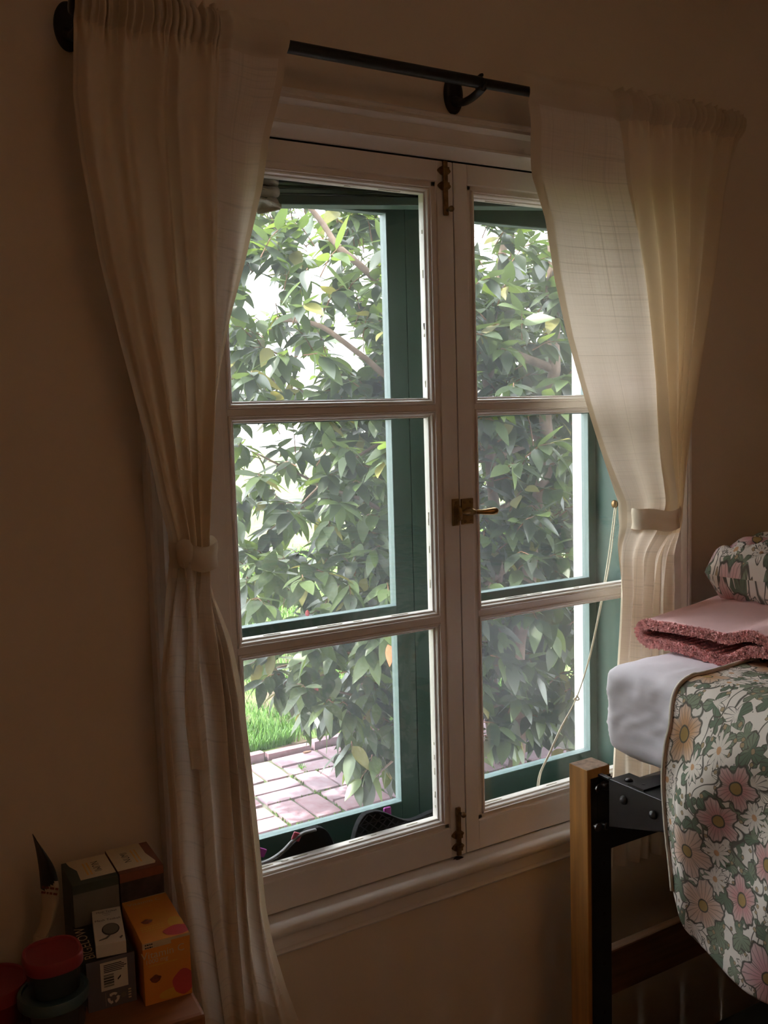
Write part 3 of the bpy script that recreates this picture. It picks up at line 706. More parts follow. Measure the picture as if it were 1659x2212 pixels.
# ------------------------------------------------------------------ curtains
def poly(pts, y):
    P = sorted([(onY(px, py, y).z, onY(px, py, y).x) for px, py in pts]); zs = [p[0] for p in P]; xs = [p[1] for p in P]
    return lambda z: float(np.interp(z, zs, xs))
def curtain(nm, label, ztop, zbot, fl, fs, fr, ztie, flat_side, pleats, ww, ybase, seed, hem_fn=None):
    """sheet hung on the rod: gathered part plus a flat leading panel, pinched at the tie"""
    rnd = random.Random(seed)
    t = thing(nm, ((fl(ztie)+fr(ztie))/2, ybase, zbot), label, 'curtain', 'cream linen curtains on the black rod')
    NU, NV = 260, 230
    ph = [rnd.uniform(0.55, 1.6) for _ in range(pleats*2+2)]; acc = np.cumsum([0]+ph); tot = acc[pleats*2]
    def wave(u):
        s = u*tot; i = int(np.searchsorted(acc, s, side='right')-1); q = (s-acc[i])/ph[min(i, len(ph)-1)]
        return math.cos(pi*(i+q))
    V = []; uv = []; FL = 0.34
    for j in range(NV+1):
        v = j/NV; z = lerp(ztop, zbot, v)
        a, sfold, b = fl(z), fs(z), fr(z)
        d = z-ztie
        pinch = math.exp(-(d/0.10)**2)
        top = sm((z-(ZR-0.065))/0.05)
        low = sm(-d/0.18)
        for i in range(NU+1):
            u = i/NU
            uu = u if flat_side == 'r' else 1-u
            if uu <= 1-FL:                       # gathered part
                q = uu/(1-FL)
                e0, e1 = (a, sfold) if flat_side == 'r' else (b, sfold)
                x = lerp(e0, e1, q)
                amp = lerp(lerp(0.0105, 0.007, pinch), 0.015, low)*lerp(1, 0.55, top)
                drift = 0.35*math.sin(z*3.1+q*5+seed)
                y = ybase - 0.016 + amp*(lerp(wave(min(1, max(0, q + 0.02*drift))), wave(min(1, max(0, 0.05+0.55*q + 0.03*drift))), low)) + 0.005*math.sin(q*9+z*4+seed)
                x += 0.25*amp*math.sin(q*pleats*2*pi*0.6 + z*1.5)*(1-abs(2*q-1)**6)
                if top > 0:
                    f = 26; y += top*0.0075*math.sin(q*f*2*pi*0.8 + 2*math.sin(q*17+seed) + 14*(z-ZR)*math.sin(q*40)) ; x += top*0.002*math.sin(q*f*4.1)
            else:                                # flat leading panel, set back behind the fold
                q = (uu-(1-FL))/FL
                e0, e1 = (sfold, b) if flat_side == 'r' else (sfold, a)
                x = lerp(e0, e1, q)
                wflat = 1-low
                y = ybase + lerp(0.000, 0.018, sm(q*2))*wflat + 0.006*math.sin(q*5.0+z*7.0+seed) - 0.012*low + low*0.016*wave(q*0.5)
                y += 0.003*math.sin(q*11+z*3)
            tf = sm((z-(ZR-0.16))/0.12); y -= tf*(0.014 if uu <= 1-FL else lerp(0.014, 0.034, sm((uu-(1-FL))/0.05)))   # hangs from the front of the rod
            # around the pinch the cloth bunches into a rounded roll
            c = (a+b)/2; hwid = max(1e-4, (b-a)/2)
            rr = (x-c)/hwid; rr = max(-1, min(1, rr))
            y -= pinch*0.030*math.sqrt(max(0, 1-rr*rr))
            y += -0.018*low*math.cos(rr*1.2)
            # rod pocket wraps round the front of the rod
            if abs(z-ZR) < 0.022: y -= 0.012*math.sqrt(max(0, 1-((z-ZR)/0.022)**2))
            zz_ = z
            if hem_fn: zz_ = hem_fn(z, u)
            if j < 6: zz_ += 0.003*math.sin(u*140+seed)*(1-j/6)*(1 if uu < 1-FL else 0.2)
            if flat_side == 'l': x += 0.026*sm((1.36-z)/0.10); y = lerp(y, max(y, -0.052 + 0.62*(y+0.088)), sm((1.36-z)/0.10))      # hangs back against the casing behind the bed
            V.append((x, min(y, -0.036), zz_)); uv.append((u*1.25, z))
    Fc = []; fm = []
    for j in range(NV):
        for i in range(NU):
            p = j*(NU+1)+i; Fc.append((p, p+1, p+NU+2, p+NU+1))
            u = (i+0.5)/NU; uu = u if flat_side == 'r' else 1-u; zc_ = lerp(ztop, zbot, (j+0.5)/NV)
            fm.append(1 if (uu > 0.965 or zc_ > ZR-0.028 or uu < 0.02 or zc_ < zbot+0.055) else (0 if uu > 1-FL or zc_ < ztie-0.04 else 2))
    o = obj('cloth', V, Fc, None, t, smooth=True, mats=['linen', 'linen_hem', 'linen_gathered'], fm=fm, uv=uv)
    return t
YC = -0.088
fl = poly([(150, -20), (153, 60), (156, 200), (176, 350), (215, 560), (255, 720), (290, 850), (320, 960), (345, 1080), (366, 1160), (368, 1215), (357, 1300), (347, 1400), (340, 1480), (350, 1600), (362, 1742), (368, 1883), (412, 2139), (432, 2260), (440, 2400)], YC-0.01)
fr = poly([(612, 20), (606, 92), (596, 230), (576, 400), (541, 560), (510, 680), (486, 800), (473, 900), (467, 1000), (460, 1080), (448, 1150), (449, 1215), (461, 1290), (486, 1370), (515, 1500), (535, 1650), (552, 1800), (566, 1950), (580, 2030), (606, 2120), (637, 2205), (650, 2260)], YC)
fs = poly([(468, 0), (469, 100), (470, 330), (472, 560), (471, 700), (470, 800), (464, 900), (456, 1000), (446, 1080), (436, 1150), (436, 1215), (440, 1290), (452, 1370), (470, 1500), (482, 1650), (492, 1800), (500, 1950), (515, 2120), (530, 2260)], YC-0.01)
def hemL(z, u):
    return z
zbL = onY(632, 2205, YC-0.02).z
cL = curtain('window_curtain', 'cream linen curtain at the left of the window, tied with a knotted band', ZR+0.030, zbL, fl, fs, fr, onY(410, 1185, YC).z, 'r', 5, 1.2, YC, 3)
fl2 = poly([(1116, 150), (1124, 215), (1138, 300), (1157, 380), (1184, 470), (1206, 600), (1236, 720), (1270, 830), (1292, 900), (1318, 980), (1336, 1035), (1352, 1085), (1353, 1140), (1343, 1180), (1338, 1260), (1334, 1350), (1328, 1450), (1324, 1600), (1320, 1700), (1318, 1900)], YC)
fr2 = poly([(1586, 250), (1580, 290), (1570, 350), (1560, 450), (1545, 560), (1524, 680), (1500, 800), (1484, 885), (1474, 935), (1458, 1030), (1449, 1090), (1447, 1145), (1451, 1190), (1450, 1300), (1449, 1500), (1452, 1900)], YC)
fs2 = poly([(1318, 190), (1330, 250), (1345, 330), (1362, 420), (1376, 500), (1390, 600), (1402, 720), (1413, 830), (1418, 900), (1423, 980), (1424, 1030), (1422, 1085), (1405, 1140), (1395, 1190), (1385, 1300), (1382, 1500), (1380, 1900)], YC)
zbR = onY(1380, 1868, YC).z
cR = curtain('window_curtain', 'cream linen curtain at the right of the window, tied beside the bed', ZR+0.030, zbR, fl2, fs2, fr2, onY(1400, 1118, YC).z, 'l', 5, 1.2, YC, 11)
# tie bands
def band(t, fl, fr, z0, z1, yb, name='tie_band', ry=0.046, da=0.0, db=0.0):
    n = 40; V = []; Fc = []; uv = []; NZ = 8
    for k in range(NZ+1):
        z = lerp(z0, z1, k/NZ); a, b = fl(z)-0.004+da, fr(z)+0.004+db; c = (a+b)/2; hw_ = (b-a)/2
        for i in range(n):
            th = 2*pi*i/n
            V.append((c + hw_*math.cos(th), yb - 0.022 + ry*math.sin(th)*(0.75 if math.sin(th) > 0 else 1.0) + 0.0015*math.sin(3*th+k), z + 0.004*math.sin(th*2+1) + 0.0015*math.sin(5*th))); uv.append((i/n*0.3, z))
    for k in range(NZ):
        for i in range(n): Fc.append((k*n+i, k*n+(i+1) % n, (k+1)*n+(i+1) % n, (k+1)*n+i))
    V = [(x, min(y, -0.034), z) for x, y, z in V]
    o = obj(name, V, Fc, 'linen_hem', t, smooth=True, uv=uv); o['label'] = 'cream cloth tie band'
    return o
zL = onY(410, 1190, YC).z
band(cL, fl, fr, zL-0.022, zL+0.018, YC)
zR_ = onY(1400, 1117, YC).z
band(cR, fl2, fr2, zR_-0.022, zR_+0.022, YC, ry=0.038, da=0.004, db=-0.012)
# knot of the left tie with its hanging tail
kc = onY(398, 1192, YC-0.062)
g = G(); g.lathe([(0.003, 0.020), (0.010, 0.017), (0.014, 0.008), (0.013, -0.008), (0.010, -0.020), (0.004, -0.025)], (kc.x, kc.y, kc.z), 'z', 16, sy=0.7)
o = g.build('knot', 'linen_hem', cL, smooth=True, uv=[(v[0], v[2]) for v in g.v])
V = []; Fc = []; uv = []
for j in range(25):
    s = j/24; z = kc.z-0.015-0.33*s; wd = lerp(0.008, 0.017, sm(s*1.2)); xc_ = kc.x - 0.010*s + 0.004*math.sin(s*7) + 0.012*s
    for i in range(9):
        q = i/8-0.5; V.append((xc_+wd*2*q*0.7, kc.y-0.004 + 0.007*math.cos(q*6+s*2) - 0.004*s, z)); uv.append((q*0.1, z))
for j in range(24):
    for i in range(8): p = j*9+i; Fc.append((p, p+1, p+10, p+9))
obj('tie_tail', V, Fc, 'linen', cL, smooth=True, uv=uv)
V = []; Fc = []; uv = []
kc2 = onY(1438, 1140, -0.05)
for j in range(25):
    s = j/24; z = kc2.z-0.30*s; xc_ = onY(1452, 1200, -0.05).x + 0.004*math.sin(s*9) + 0.005*s
    for i in range(5):
        q = i/4-0.5; V.append((xc_+0.013*q, -0.047 + 0.002*math.cos(q*6+s*6), z)); uv.append((q*0.1, z))
for j in range(24):
    for i in range(4): p = j*5+i; Fc.append((p, p+1, p+6, p+5))
obj('tie_tail', V, Fc, 'linen', cR, smooth=True, uv=uv)
# pull toggle on the right end of the rod
p = onY(1574, 338, -0.08)
tg = thing('pull_toggle', tuple(p), 'small wooden toggle hanging at the right end of the rod', 'toggle')
G().lathe([(0.002, 0.014), (0.005, 0.011), (0.0065, 0.0), (0.0055, -0.011), (0.002, -0.014)], tuple(p), 'z', 12).build('toggle', 'brass', tg, smooth=True)
G().tube([p, (p.x+0.002, p.y, ZR-0.008)], 0.0008, 5).build('string', 'cord', tg)

# ------------------------------------------------------------------ bed
bed = thing('bed_frame', (1.34, -0.17, 0.0), 'raised wooden bed frame with oak posts and black metal rails', 'bed frame')
ptop = onY(1268.3, 1664.6, -0.20)
BX0, BY0, BZ = ptop.x, -0.20, ptop.z              # near-left corner of the head post
def post(x0, y0):
    g = G(); g.box(x0, x0+0.0605, y0, y0+0.052, 0.0, BZ)
    o = g.build('post', None, bed, mats=['oak', 'oak_end'], bevel=0.0015)
    for p in o.data.polygons:
        if p.normal.z > 0.9: p.material_index = 1
    return o
for x0, y0 in ((BX0, BY0), (BX0+0.985, BY0), (BX0, -2.18), (BX0+0.985, -2.18)): post(x0, y0)
# black steel slot strip down the inner face of each head post
for x0 in (BX0, BX0+0.985):
    g = G(); g.box(x0+0.009, x0+0.0602, BY0-0.0030, BY0+0.0005, 0.02, BZ-0.019)
    o = g.build('slot_strip', 'dark_metal', bed, bevel=0.0006); o['label'] = 'black steel slot strip'
    for k in range(7):
        z = BZ-0.20-k*0.105
        G().lathe([(0.0042, 0.0), (0.0042, -0.0003), (0.0005, -0.0004)], (x0+0.040, BY0-0.0030, z), 'y', 10).build('slot', 'dark_gap', o)
# wooden lower end rail between the head posts, iron end rail above it
zl = onY(1317, 2034, -0.16).z
for y in (-0.176, -2.15):
    G().box(BX0+0.058, BX0+0.988, y-0.012, y+0.012, zl-0.098, zl).build('end_rail', 'oak_shaded', bed, bevel=0.004)
ze = onY(1317, 1832, -0.185).z
g = G(); g.box(BX0+0.058, BX0+0.988, -0.188, -0.184, ze, ze+0.13); g.box(BX0+0.058, BX0+0.988, -0.225, -0.184, ze+0.126, ze+0.13)
g.build('end_angle', 'dark_metal', bed, bevel=0.0012)
# side rails: angle irons hooked to the posts
xr0 = onY(1290, 1669, -0.2).x
zt0 = onX(1290, 1671, xr0).z
for sx, xx in ((1, xr0), (-1, BX0+0.985+0.0605-(xr0-BX0))):
    g = G(); g.prism([(-0.232, zt0-0.001), (-0.232, zt0-0.098), (-0.37, zt0-0.060), (-2.12, zt0-0.060), (-2.12, zt0-0.001)], 'x', min(xx, xx+sx*0.0035), max(xx, xx+sx*0.0035))
    a, b = (xx, xx+0.055) if sx > 0 else (xx-0.055, xx)
    g.box(a, b, -2.12, -0.232, zt0-0.004, zt0-0.0005)
    o = g.build('side_rail', 'dark_metal', bed, bevel=0.001); o['label'] = 'black angle iron side rail'
    if sx > 0: SR = o
# hook plate against the post, bolts and hooks
g = G(); g.box(xr0-0.004, xr0+0.0365, BY0-0.0042, BY0, zt0-0.10, zt0-0.012)
g.box(xr0-0.002, xr0+0.008, BY0-0.033, BY0-0.004, zt0-0.004, zt0+0.001)
hp = g.build('hook_plate', 'dark_metal', bed, bevel=0.001)
for px, py in ((1292, 1702), (1290, 1786)):
    p = onY(px, py, BY0-0.012)
    G().lathe([(0.0085, 0.0), (0.0085, -0.0035), (0.0035, -0.0042), (0.0035, -0.0055), (0.0005, -0.0058)], (p.x, BY0-0.013, p.z), 'y', 18).build('bolt', 'steel', bed, smooth=False)
    G().tube([(p.x, BY0-0.013, p.z), (p.x, BY0-0.004, p.z)], 0.0045, 10).build('bolt', 'dark_metal', bed)
for px, py in ((1309, 1699), (1309, 1784)):
    p = onY(px, py, BY0-0.02)
    G().lathe([(0.0080, 0.0), (0.0080, -0.012), (0.0062, -0.014)], (p.x+0.001, BY0-0.010, p.z), 'y', 16).build('hook', 'dark_metal', bed)
for px, py in ((1348, 1728), (1412, 1760)):
    p = onX(px, py, xr0)
    G().lathe([(0.0088, 0.0), (0.0085, -0.003), (0.0062, -0.0062), (0.0030, -0.0078), (0.0005, -0.008)], (xr0, p.y, p.z), 'x', 18).build('bolt', 'dark_metal', bed, smooth=True)
for y in (-0.262, -0.30):
    G().lathe([(0.0080, 0.0), (0.0072, 0.003), (0.0035, 0.0048), (0.0005, 0.005)], (xr0+0.024, y, zt0-0.0005), 'z', 16).build('bolt', 'dark_metal', bed, smooth=True)
for z in (0.15, 0.40):
    pass
# slats/spring deck under the mattress
for i in range(9):
    y = -0.30-i*0.22; G().box(xr0+0.003, BX0+1.0, y-0.02, y+0.02, zt0-0.0002, zt0+0.004).build('deck_strap', 'dark_metal', bed)

# ---- mattress in a lavender fitted sheet
MX0, MX1, MY0, MY1, MZ0, MZ1 = 1.397, 2.335, -2.10, -0.148, 0.882, 1.084
def cushion(NX, NY, NZ, cx, cy, cz, hx, hy, hz, pw=6.0, fn=None):
    """rounded box surface with (u,v) grid made from a cube sphere"""
    V = []; Fc = []; idx = {}
    def pt(a, b, c):
        k = (round(a, 6), round(b, 6), round(c, 6))
        if k in idx: return idx[k]
        if pw < 1:          # rounded box of edge radius pw
            p_ = Vector((hx*a, hy*b, hz*c)); q_ = Vector((max(-hx+pw, min(hx-pw, p_.x)), max(-hy+pw, min(hy-pw, p_.y)), max(-hz+pw, min(hz-pw, p_.z)))); dd = p_-q_
            v = Vector((cx, cy, cz)) + q_ + dd.normalized()*pw
        else:
            s = (abs(a)**pw + abs(b)**pw + abs(c)**pw)**(-1/pw)
            v = Vector((cx+hx*a*s, cy+hy*b*s, cz+hz*c*s))
        if fn: v = fn(v, a, b, c)
        idx[k] = len(V); V.append(tuple(v)); return idx[k]
    ls = lambda n: [math.tan(t)/math.tan(pi*0.24) for t in np.linspace(-pi*0.24, pi*0.24, n+1)]
    A, B, Cc = ls(NX), ls(NY), ls(NZ)
    for s in (-1, 1):
        for i in range(NX):
            for j in range(NY):
                q = [pt(A[i], B[j], s), pt(A[i+1], B[j], s), pt(A[i+1], B[j+1], s), pt(A[i], B[j+1], s)]; Fc.append(tuple(q if s > 0 else q[::-1]))
        for i in range(NX):
            for j in range(NZ):
                q = [pt(A[i], s, Cc[j]), pt(A[i+1], s, Cc[j]), pt(A[i+1], s, Cc[j+1]), pt(A[i], s, Cc[j+1])]; Fc.append(tuple(q if s < 0 else q[::-1]))
        for i in range(NY):
            for j in range(NZ):
                q = [pt(s, B[i], Cc[j]), pt(s, B[i+1], Cc[j]), pt(s, B[i+1], Cc[j+1]), pt(s, B[i], Cc[j+1])]; Fc.append(tuple(q if s > 0 else q[::-1]))
    return V, Fc
def wr(v, a, b, c):
    p = Vector((v.x*6, v.y*6, v.z*9))
    n = noise.noise(p)*0.004
    wz = noise.noise(Vector((v.y*9, v.z*9, 7)))*0.6
    for q_, am in ((Vector((v.y*26 + v.z*14 + wz*3, (v.z-v.y*0.4)*7, v.x*9)), 0.0027), (Vector((v.y*15 - v.z*20 + wz*3, (v.z+v.y)*6, 4+v.x*9)), 0.0024), (Vector((v.y*44 + v.z*30 + wz*4, (v.z-v.y)*12, 9+v.x*14)), 0.0016)):
        r = abs(noise.noise(q_)); n += am*(max(0, 1-r*4.5) - 0.3)
    if a < -0.5: v.x -= n*1.0
    if c > 0.5: v.z += n*0.6
    if b > 0.5: v.y += n*0.4
    # sheet tucked under: side curls inward at the bottom near the head corner
    if v.z < 0.93: v.x += 0.035*sm((0.93-v.z)/0.06)*(1 if a < 0 else -1)
    if b > 0.6 and v.z < 0.95: v.y -= 0.02*sm((0.95-v.z)/0.07)
    return v
V, Fc = cushion(60, 240, 30, (MX0+MX1)/2, (MY0+MY1)/2, (MZ0+MZ1)/2, (MX1-MX0)/2, (MY1-MY0)/2, (MZ1-MZ0)/2, 0.034, wr)
mt = obj('mattress', V, Fc, 'sheet_lavender', None, smooth=True, origin=(1.87, -1.12, MZ0))
tag(mt, 'thick mattress in a wrinkled pale lavender fitted sheet', 'mattress')

# ---- floral comforter hanging over the left side
cf = thing('comforter', (1.4, -1.0, MZ1), 'floral print comforter hanging down the side of the bed', 'comforter')
NS, NT = 190, 260
V = []; uv = []
Y0c = -0.368
zTop = MZ1+0.016
def hem(y):
    d = Y0c - y
    return 0.630 + 0.10*math.exp(-max(0, d)/0.035) - 0.010*sm((d-0.1)/0.5) + 0.006*math.sin(d*17)
for j in range(NT+1):
    y = Y0c - 1.70*(j/NT)**1.25
    d = Y0c - y
    hz = hem(y)
    for i in range(NS+1):
        s = i/NS
        # arc-length like walk: top (x from 2.42 to edge), then down the side
        Lt = 2.40-1.43; Ld = zTop-hz
        if s < 0.38:
            q = s/0.38; x = 2.40-q*Lt; z = zTop
            z += 0.010*noise.noise(Vector((x*5, y*5, 2)))
            arc = q*Lt
        else:
            q = (s-0.38)/0.62; drop = q*Ld
            rx = 0.112
            if drop < rx*1.2:
                a = drop/(rx*1.2)*pi/2; x = 1.43 - rx*math.sin(a); z = zTop - rx*(1-math.cos(a)); z0_ = z
            else:
                x = 1.43 - rx; z = zTop - rx - (drop-rx*1.2)*((Ld-rx)/(Ld-rx*1.2))
            k = sm((zTop-z)/0.18)
            low = sm((zTop-z)/0.45)
            # billow and falling folds
            fold = math.sin(d*24 + 2.2*(zTop-z)*6 + 1.5*noise.noise(Vector((d*4, z*3, 0)))) 
            x += k*(-0.012*math.sin(pi*min(1, (zTop-z)/0.5)) + 0.013*fold*sm(d/0.06) + 0.010*noise.noise(Vector((y*7, z*7, 5))))
            x += 0.004*low
            arc = Lt + drop
        yy = y
        if s >= 0.38:
            # far edge wanders: bulges towards the wall low down
            e = math.exp(-d/0.10)
            yy += e*(-0.034*sm((zTop-z)/0.08) + 0.006*math.sin(pi*min(1, max(0, (zTop-z)/0.42))) - 0.016*sm((zTop-z-0.22)/0.2))
        else:
            yy += math.exp(-d/0.10)*0.010*math.sin(x*9)
        V.append((x, yy, z)); uv.append((arc, d*1.0))
Fc = []
for j in range(NT):
    for i in range(NS): p = j*(NS+1)+i; Fc.append((p, p+NS+1, p+NS+2, p+1))
o = obj('quilt', V, Fc, 'floral_cotton', cf, smooth=True, uv=uv)
md = o.modifiers.new('thick', 'SOLIDIFY'); md.thickness = 0.018; md.offset = -1.0 if False else 1.0
# piped edge
rim = [V[i] for i in range(0, NS+1, 2)]
g = G(); g.tube([(a, b+0.002, c+0.002) for a, b, c in rim], 0.0042, 7)
g.build('piping', 'cotton_edge', cf, smooth=True)

# ---- folded pink blanket with sherpa lining, on the mattress at the head
bk = thing('folded_blanket', (1.75, -0.25, MZ1), 'folded pink blanket with fluffy rose sherpa lining on the mattress', 'blanket')
RBk = Matrix.Translation((1.550, -0.094, 0)) @ Matrix.Rotation(math.radians(3.0), 4, 'Z')
th = 0.020
path = []
zlo, zhi = MZ1+0.014, MZ1+0.058
bump_ = lambda yl: 0.030*sm((-0.22-yl)/0.07)
for s in np.linspace(0, 1, 26): yl = -0.46+0.412*s; path.append((yl, zlo + 0.004*math.sin(s*9) + bump_(yl)))
for a in np.linspace(-pi/2+0.15, pi/2-0.15, 14): path.append((-0.046+0.036*math.cos(a), (zlo+zhi)/2 + (zhi-zlo)/2*math.sin(a)))
for s in np.linspace(0, 1, 26): yl = -0.048-0.42*s; path.append((yl, zhi - 0.002 + 0.006*math.sin(s*3.0) - 0.022*sm((s-0.25)/0.6) + 0.8*bump_(yl)))
NP = len(path)
def nrm(i):
    a = Vector(path[max(0, i-1)]); b = Vector(path[min(NP-1, i+1)]); d = (b-a).normalized(); return Vector((d.y, -d.x))
NXB = 40; WB = 0.72
V = []; Fc = []; fm = []
outer = []; inner = []
for k in range(NXB+1):
    xx = WB*(k/NXB)**1.3
    ro = []; ri = []
    for i in range(NP):
        n_ = nrm(i); p = Vector(path[i]); nz = 0.004*noise.noise(Vector((xx*9, i*0.2, 1))); edge = 0.0035*noise.noise(Vector((i*0.9, 4, k*0.3))) if k == 0 else 0
        for sgn, lst in ((1, ro), (-1, ri)):
            q = p + n_*(th/2*sgn); lst.append(len(V)); V.append(tuple(RBk @ Vector((xx+edge, q.x, q.y+nz + (0.022*sm(xx/0.30) if i > NP//2 else 0)))))
    outer.append(ro); inner.append(ri)
for k in range(NXB):
    for i in range(NP-1):
        Fc.append((outer[k][i], outer[k+1][i], outer[k+1][i+1], outer[k][i+1])); fm.append(0)
        Fc.append((inner[k][i], inner[k][i+1], inner[k+1][i+1], inner[k+1][i])); fm.append(1)
for i in range(NP-1):
    Fc.append((outer[0][i], outer[0][i+1], inner[0][i+1], inner[0][i])); fm.append(1)
    Fc.append((outer[-1][i+1], outer[-1][i], inner[-1][i], inner[-1][i+1])); fm.append(1)
for i in (0, NP-1):
    for k in range(NXB): Fc.append((outer[k][i], inner[k][i], inner[k+1][i], outer[k+1][i])); fm.append(1)
obj('blanket_cloth', V, Fc, None, bk, smooth=True, mats=['fleece_pink', 'sherpa_rose'], fm=fm)
# sherpa tufts along the cut edge and inside the fold
g = G(); rnd = random.Random(5)
def tuft(p, r):
    ax = [Vector((rnd.gauss(0, 1), rnd.gauss(0, 1), rnd.gauss(0, 1))).normalized()*r*rnd.uniform(0.7, 1.2) for _ in range(3)]
    P = [p+ax[0], p-ax[0], p+ax[1], p-ax[1], p+ax[2], p-ax[2]]
    g.add(P, [(0,2,4),(2,1,4),(1,3,4),(3,0,4),(2,0,5),(1,2,5),(3,1,5),(0,3,5)])
for _ in range(14000):
    i = rnd.randrange(NP-1); t_ = rnd.random(); n_ = nrm(i); p = Vector(path[i]).lerp(Vector(path[i+1]), t_)
    q = p + n_*(th*0.5*rnd.uniform(-1.15, 0.92)); tuft(RBk @ Vector((rnd.uniform(-0.004, 0.003), q.x, q.y)), rnd.uniform(0.0012, 0.0027))
for _ in range(7000):
    i = rnd.randrange(NP-1); n_ = nrm(i); p = Vector(path[i]); q = p - n_*(th*0.5+0.001)
    tuft(RBk @ Vector((rnd.random()**2*0.12, q.x, q.y)), rnd.uniform(0.0013, 0.0028))
for _ in range(7000):     # the lower layer shows its lining outwards near the fold
    i = rnd.randrange(0, 34); n_ = nrm(i); p = Vector(path[i]); q = p + n_*(th*0.5*rnd.uniform(0.2, 1.05))
    tuft(RBk @ Vector((rnd.random()**2*0.03-0.003, q.x, q.y)), rnd.uniform(0.0013, 0.0028))
o = g.build('sherpa_pile', 'sherpa_rose', bk); o['kind'] = 'stuff'

# ---- floral pillow on the blanket
zpb = MZ1+0.052
pc = Vector((2.058, -0.235, zpb+0.099))
RP = Matrix.Translation(pc) @ Matrix.Rotation(math.radians(5), 4, 'Z') @ Matrix.Rotation(math.radians(-2), 4, 'Y')
PA, PB, PH = 0.325, 0.185, 0.070
NPI = 110
V = []; Fc = []; uv = []
for s in (1, -1):
    for i in range(NPI+1):
        for j in range(71):
            a = -1+2*i/NPI; b = -1+2*j/70
            edge = (1-abs(a)**9)*(1-abs(b)**4.5); h = max(0, edge)**0.5
            k = 1-0.10*(1-abs(b)**2)*abs(a)**6*0 - 0.055*(abs(a)**4)*(1-b*b)
            k2 = 1-0.07*(abs(b)**4)*(1-a*a)
            x = PA*a*k*(1-0.13*b**4); y = PB*b*k2*(1-0.12*a**4)
            wrk = 0.012*math.sin(a*26+3*math.sin(b*3)+b*4)*(abs(a)**1.5)*h + 0.010*noise.noise(Vector((a*4, b*4, s)))*h
            if h > 0.02: wrk -= 0.010*max(0, 1-9*abs(noise.noise(Vector((a*7+b*2, b*3, 9)))))*h
            V.append(tuple(RP @ Vector((x, y, s*(PH*h+wrk))))); uv.append((x+s*2.0, y+1.5))
off = (NPI+1)*71
for s in (0, 1):
    for i in range(NPI):
        for j in range(70):
            p = s*off+i*71+j; q = (p, p+71, p+72, p+1); Fc.append(q if s == 0 else q[::-1])
pw_ = obj('pillow', V, Fc, 'floral_cotton', None, smooth=True, uv=uv, origin=tuple(pc))
tag(pw_, 'plump floral pillow lying on the pink blanket', 'pillow')

# ---- dark storage bin under the bed
bn = thing('storage_bin', (1.85, -0.55, 0.0), 'dark plastic storage bin in the shadow under the bed', 'storage bin')
g = G(); g.prism([(1.49, -0.90), (2.25, -0.90), (2.25, -0.27), (1.49, -0.27)], 'z', 0.0, 0.26); g.build('tub', 'bin_plastic', bn, bevel=0.012)
g = G(); g.box(1.475, 2.265, -0.915, -0.255, 0.255, 0.285); g.build('lid', 'bin_plastic', bn, bevel=0.006)

# ------------------------------------------------------------------ side table with boxes, tubs and a curled leaflet
T = 0.765
def c3(p): return (p[0]/2.37, 1700+p[1]/2.37)
AT = math.radians(-5.0); ex = Vector((math.cos(AT), math.sin(AT), 0)); ey = Vector((-math.sin(AT), math.cos(AT), 0)); ez = Vector((0, 0, 1))
tc = onZ(445, 2188, T)
tb = thing('side_table', (0.1, -0.2, 0.0), 'small reddish wooden side table in the dark corner beside the curtain', 'side table')
RT = Matrix.Translation((tc.x, tc.y, 0)) @ Matrix.Rotation(AT, 4, 'Z')
LB = 0.262     # depth of the top
G().box(-0.62, 0, 0, LB, T-0.024, T, R=RT).build('table_top', 'table_wood', tb, bevel=0.006)
for x in (-0.60, -0.05):
    for y in (0.025, LB-0.055): G().box(x, x+0.035, y, y+0.035, 0, T-0.024, R=RT).build('leg', 'table_wood', tb, bevel=0.003)
G().box(-0.58, -0.04, 0.03, 0.048, T-0.085, T-0.024, R=RT).build('apron', 'table_wood', tb); G().box(-0.58, -0.04, LB-0.045, LB-0.030, T-0.085, T-0.024, R=RT).build('apron', 'table_wood', tb)

def carton(nm, label, base_l, base_r, top_l, back_px, z0, mats, group, hfix=None, ang=AT):
    """upright carton: front lower corners (crop pixels), front-left upper corner, back-left upper corner"""
    a = onZ(*c3(base_l), z0); b = onZ(*c3(base_r), z0); h = hfix or (onY(*c3(top_l), a.y).z - z0)
    w = (b-a).length; k = onZ(*c3(back_px), z0+h); f = onZ(*c3(top_l), z0+h); d = (k-f).length-0.014
    R = Matrix.Translation(a) @ Matrix.Rotation(ang, 4, 'Z')
    t = thing(nm, tuple(a), label, 'box', group)
    return t, R, w, d, h
def face(R, o, x, y): # frame on a box face given local origin and axes
    return R @ frame(o, x, y)
def patch(name, M_, x0, x1, y0, y1, m, parent, ez_=0.0003, rnd_=0.0):
    V = [M_ @ Vector((x, y, ez_)) for x, y in ((x0, y0), (x1, y0), (x1, y1), (x0, y1))]
    return obj(name, V, [(0, 1, 2, 3)], m, parent)
def blob(name, M_, pts, m, parent, ez_=0.0004):
    V = [M_ @ Vector((x, y, ez_)) for x, y in pts]; return obj(name, V, [tuple(range(len(pts)))], m, parent)

def bars(M_, x0, x1, y, rows, pitch, m, parent):
    """lines of print too small to read"""
    rb = random.Random(int(abs(x1)*1e5)+rows)
    g = G()
    for r_ in range(rows):
        x = x0
        while x < x1:
            l_ = rb.uniform(0.15, 0.4)*pitch*2.2; q0, q1 = x, min(x1, x+l_); yy = y-r_*pitch
            g.add([M_ @ Vector(v) for v in ((q0, yy-pitch*0.22, 0.0007), (q1, yy-pitch*0.22, 0.0007), (q1, yy+pitch*0.22, 0.0007), (q0, yy+pitch*0.22, 0.0007))], [(0, 1, 2, 3)]); x = q1 + pitch*0.18
    return g.build('small_print', m, parent)
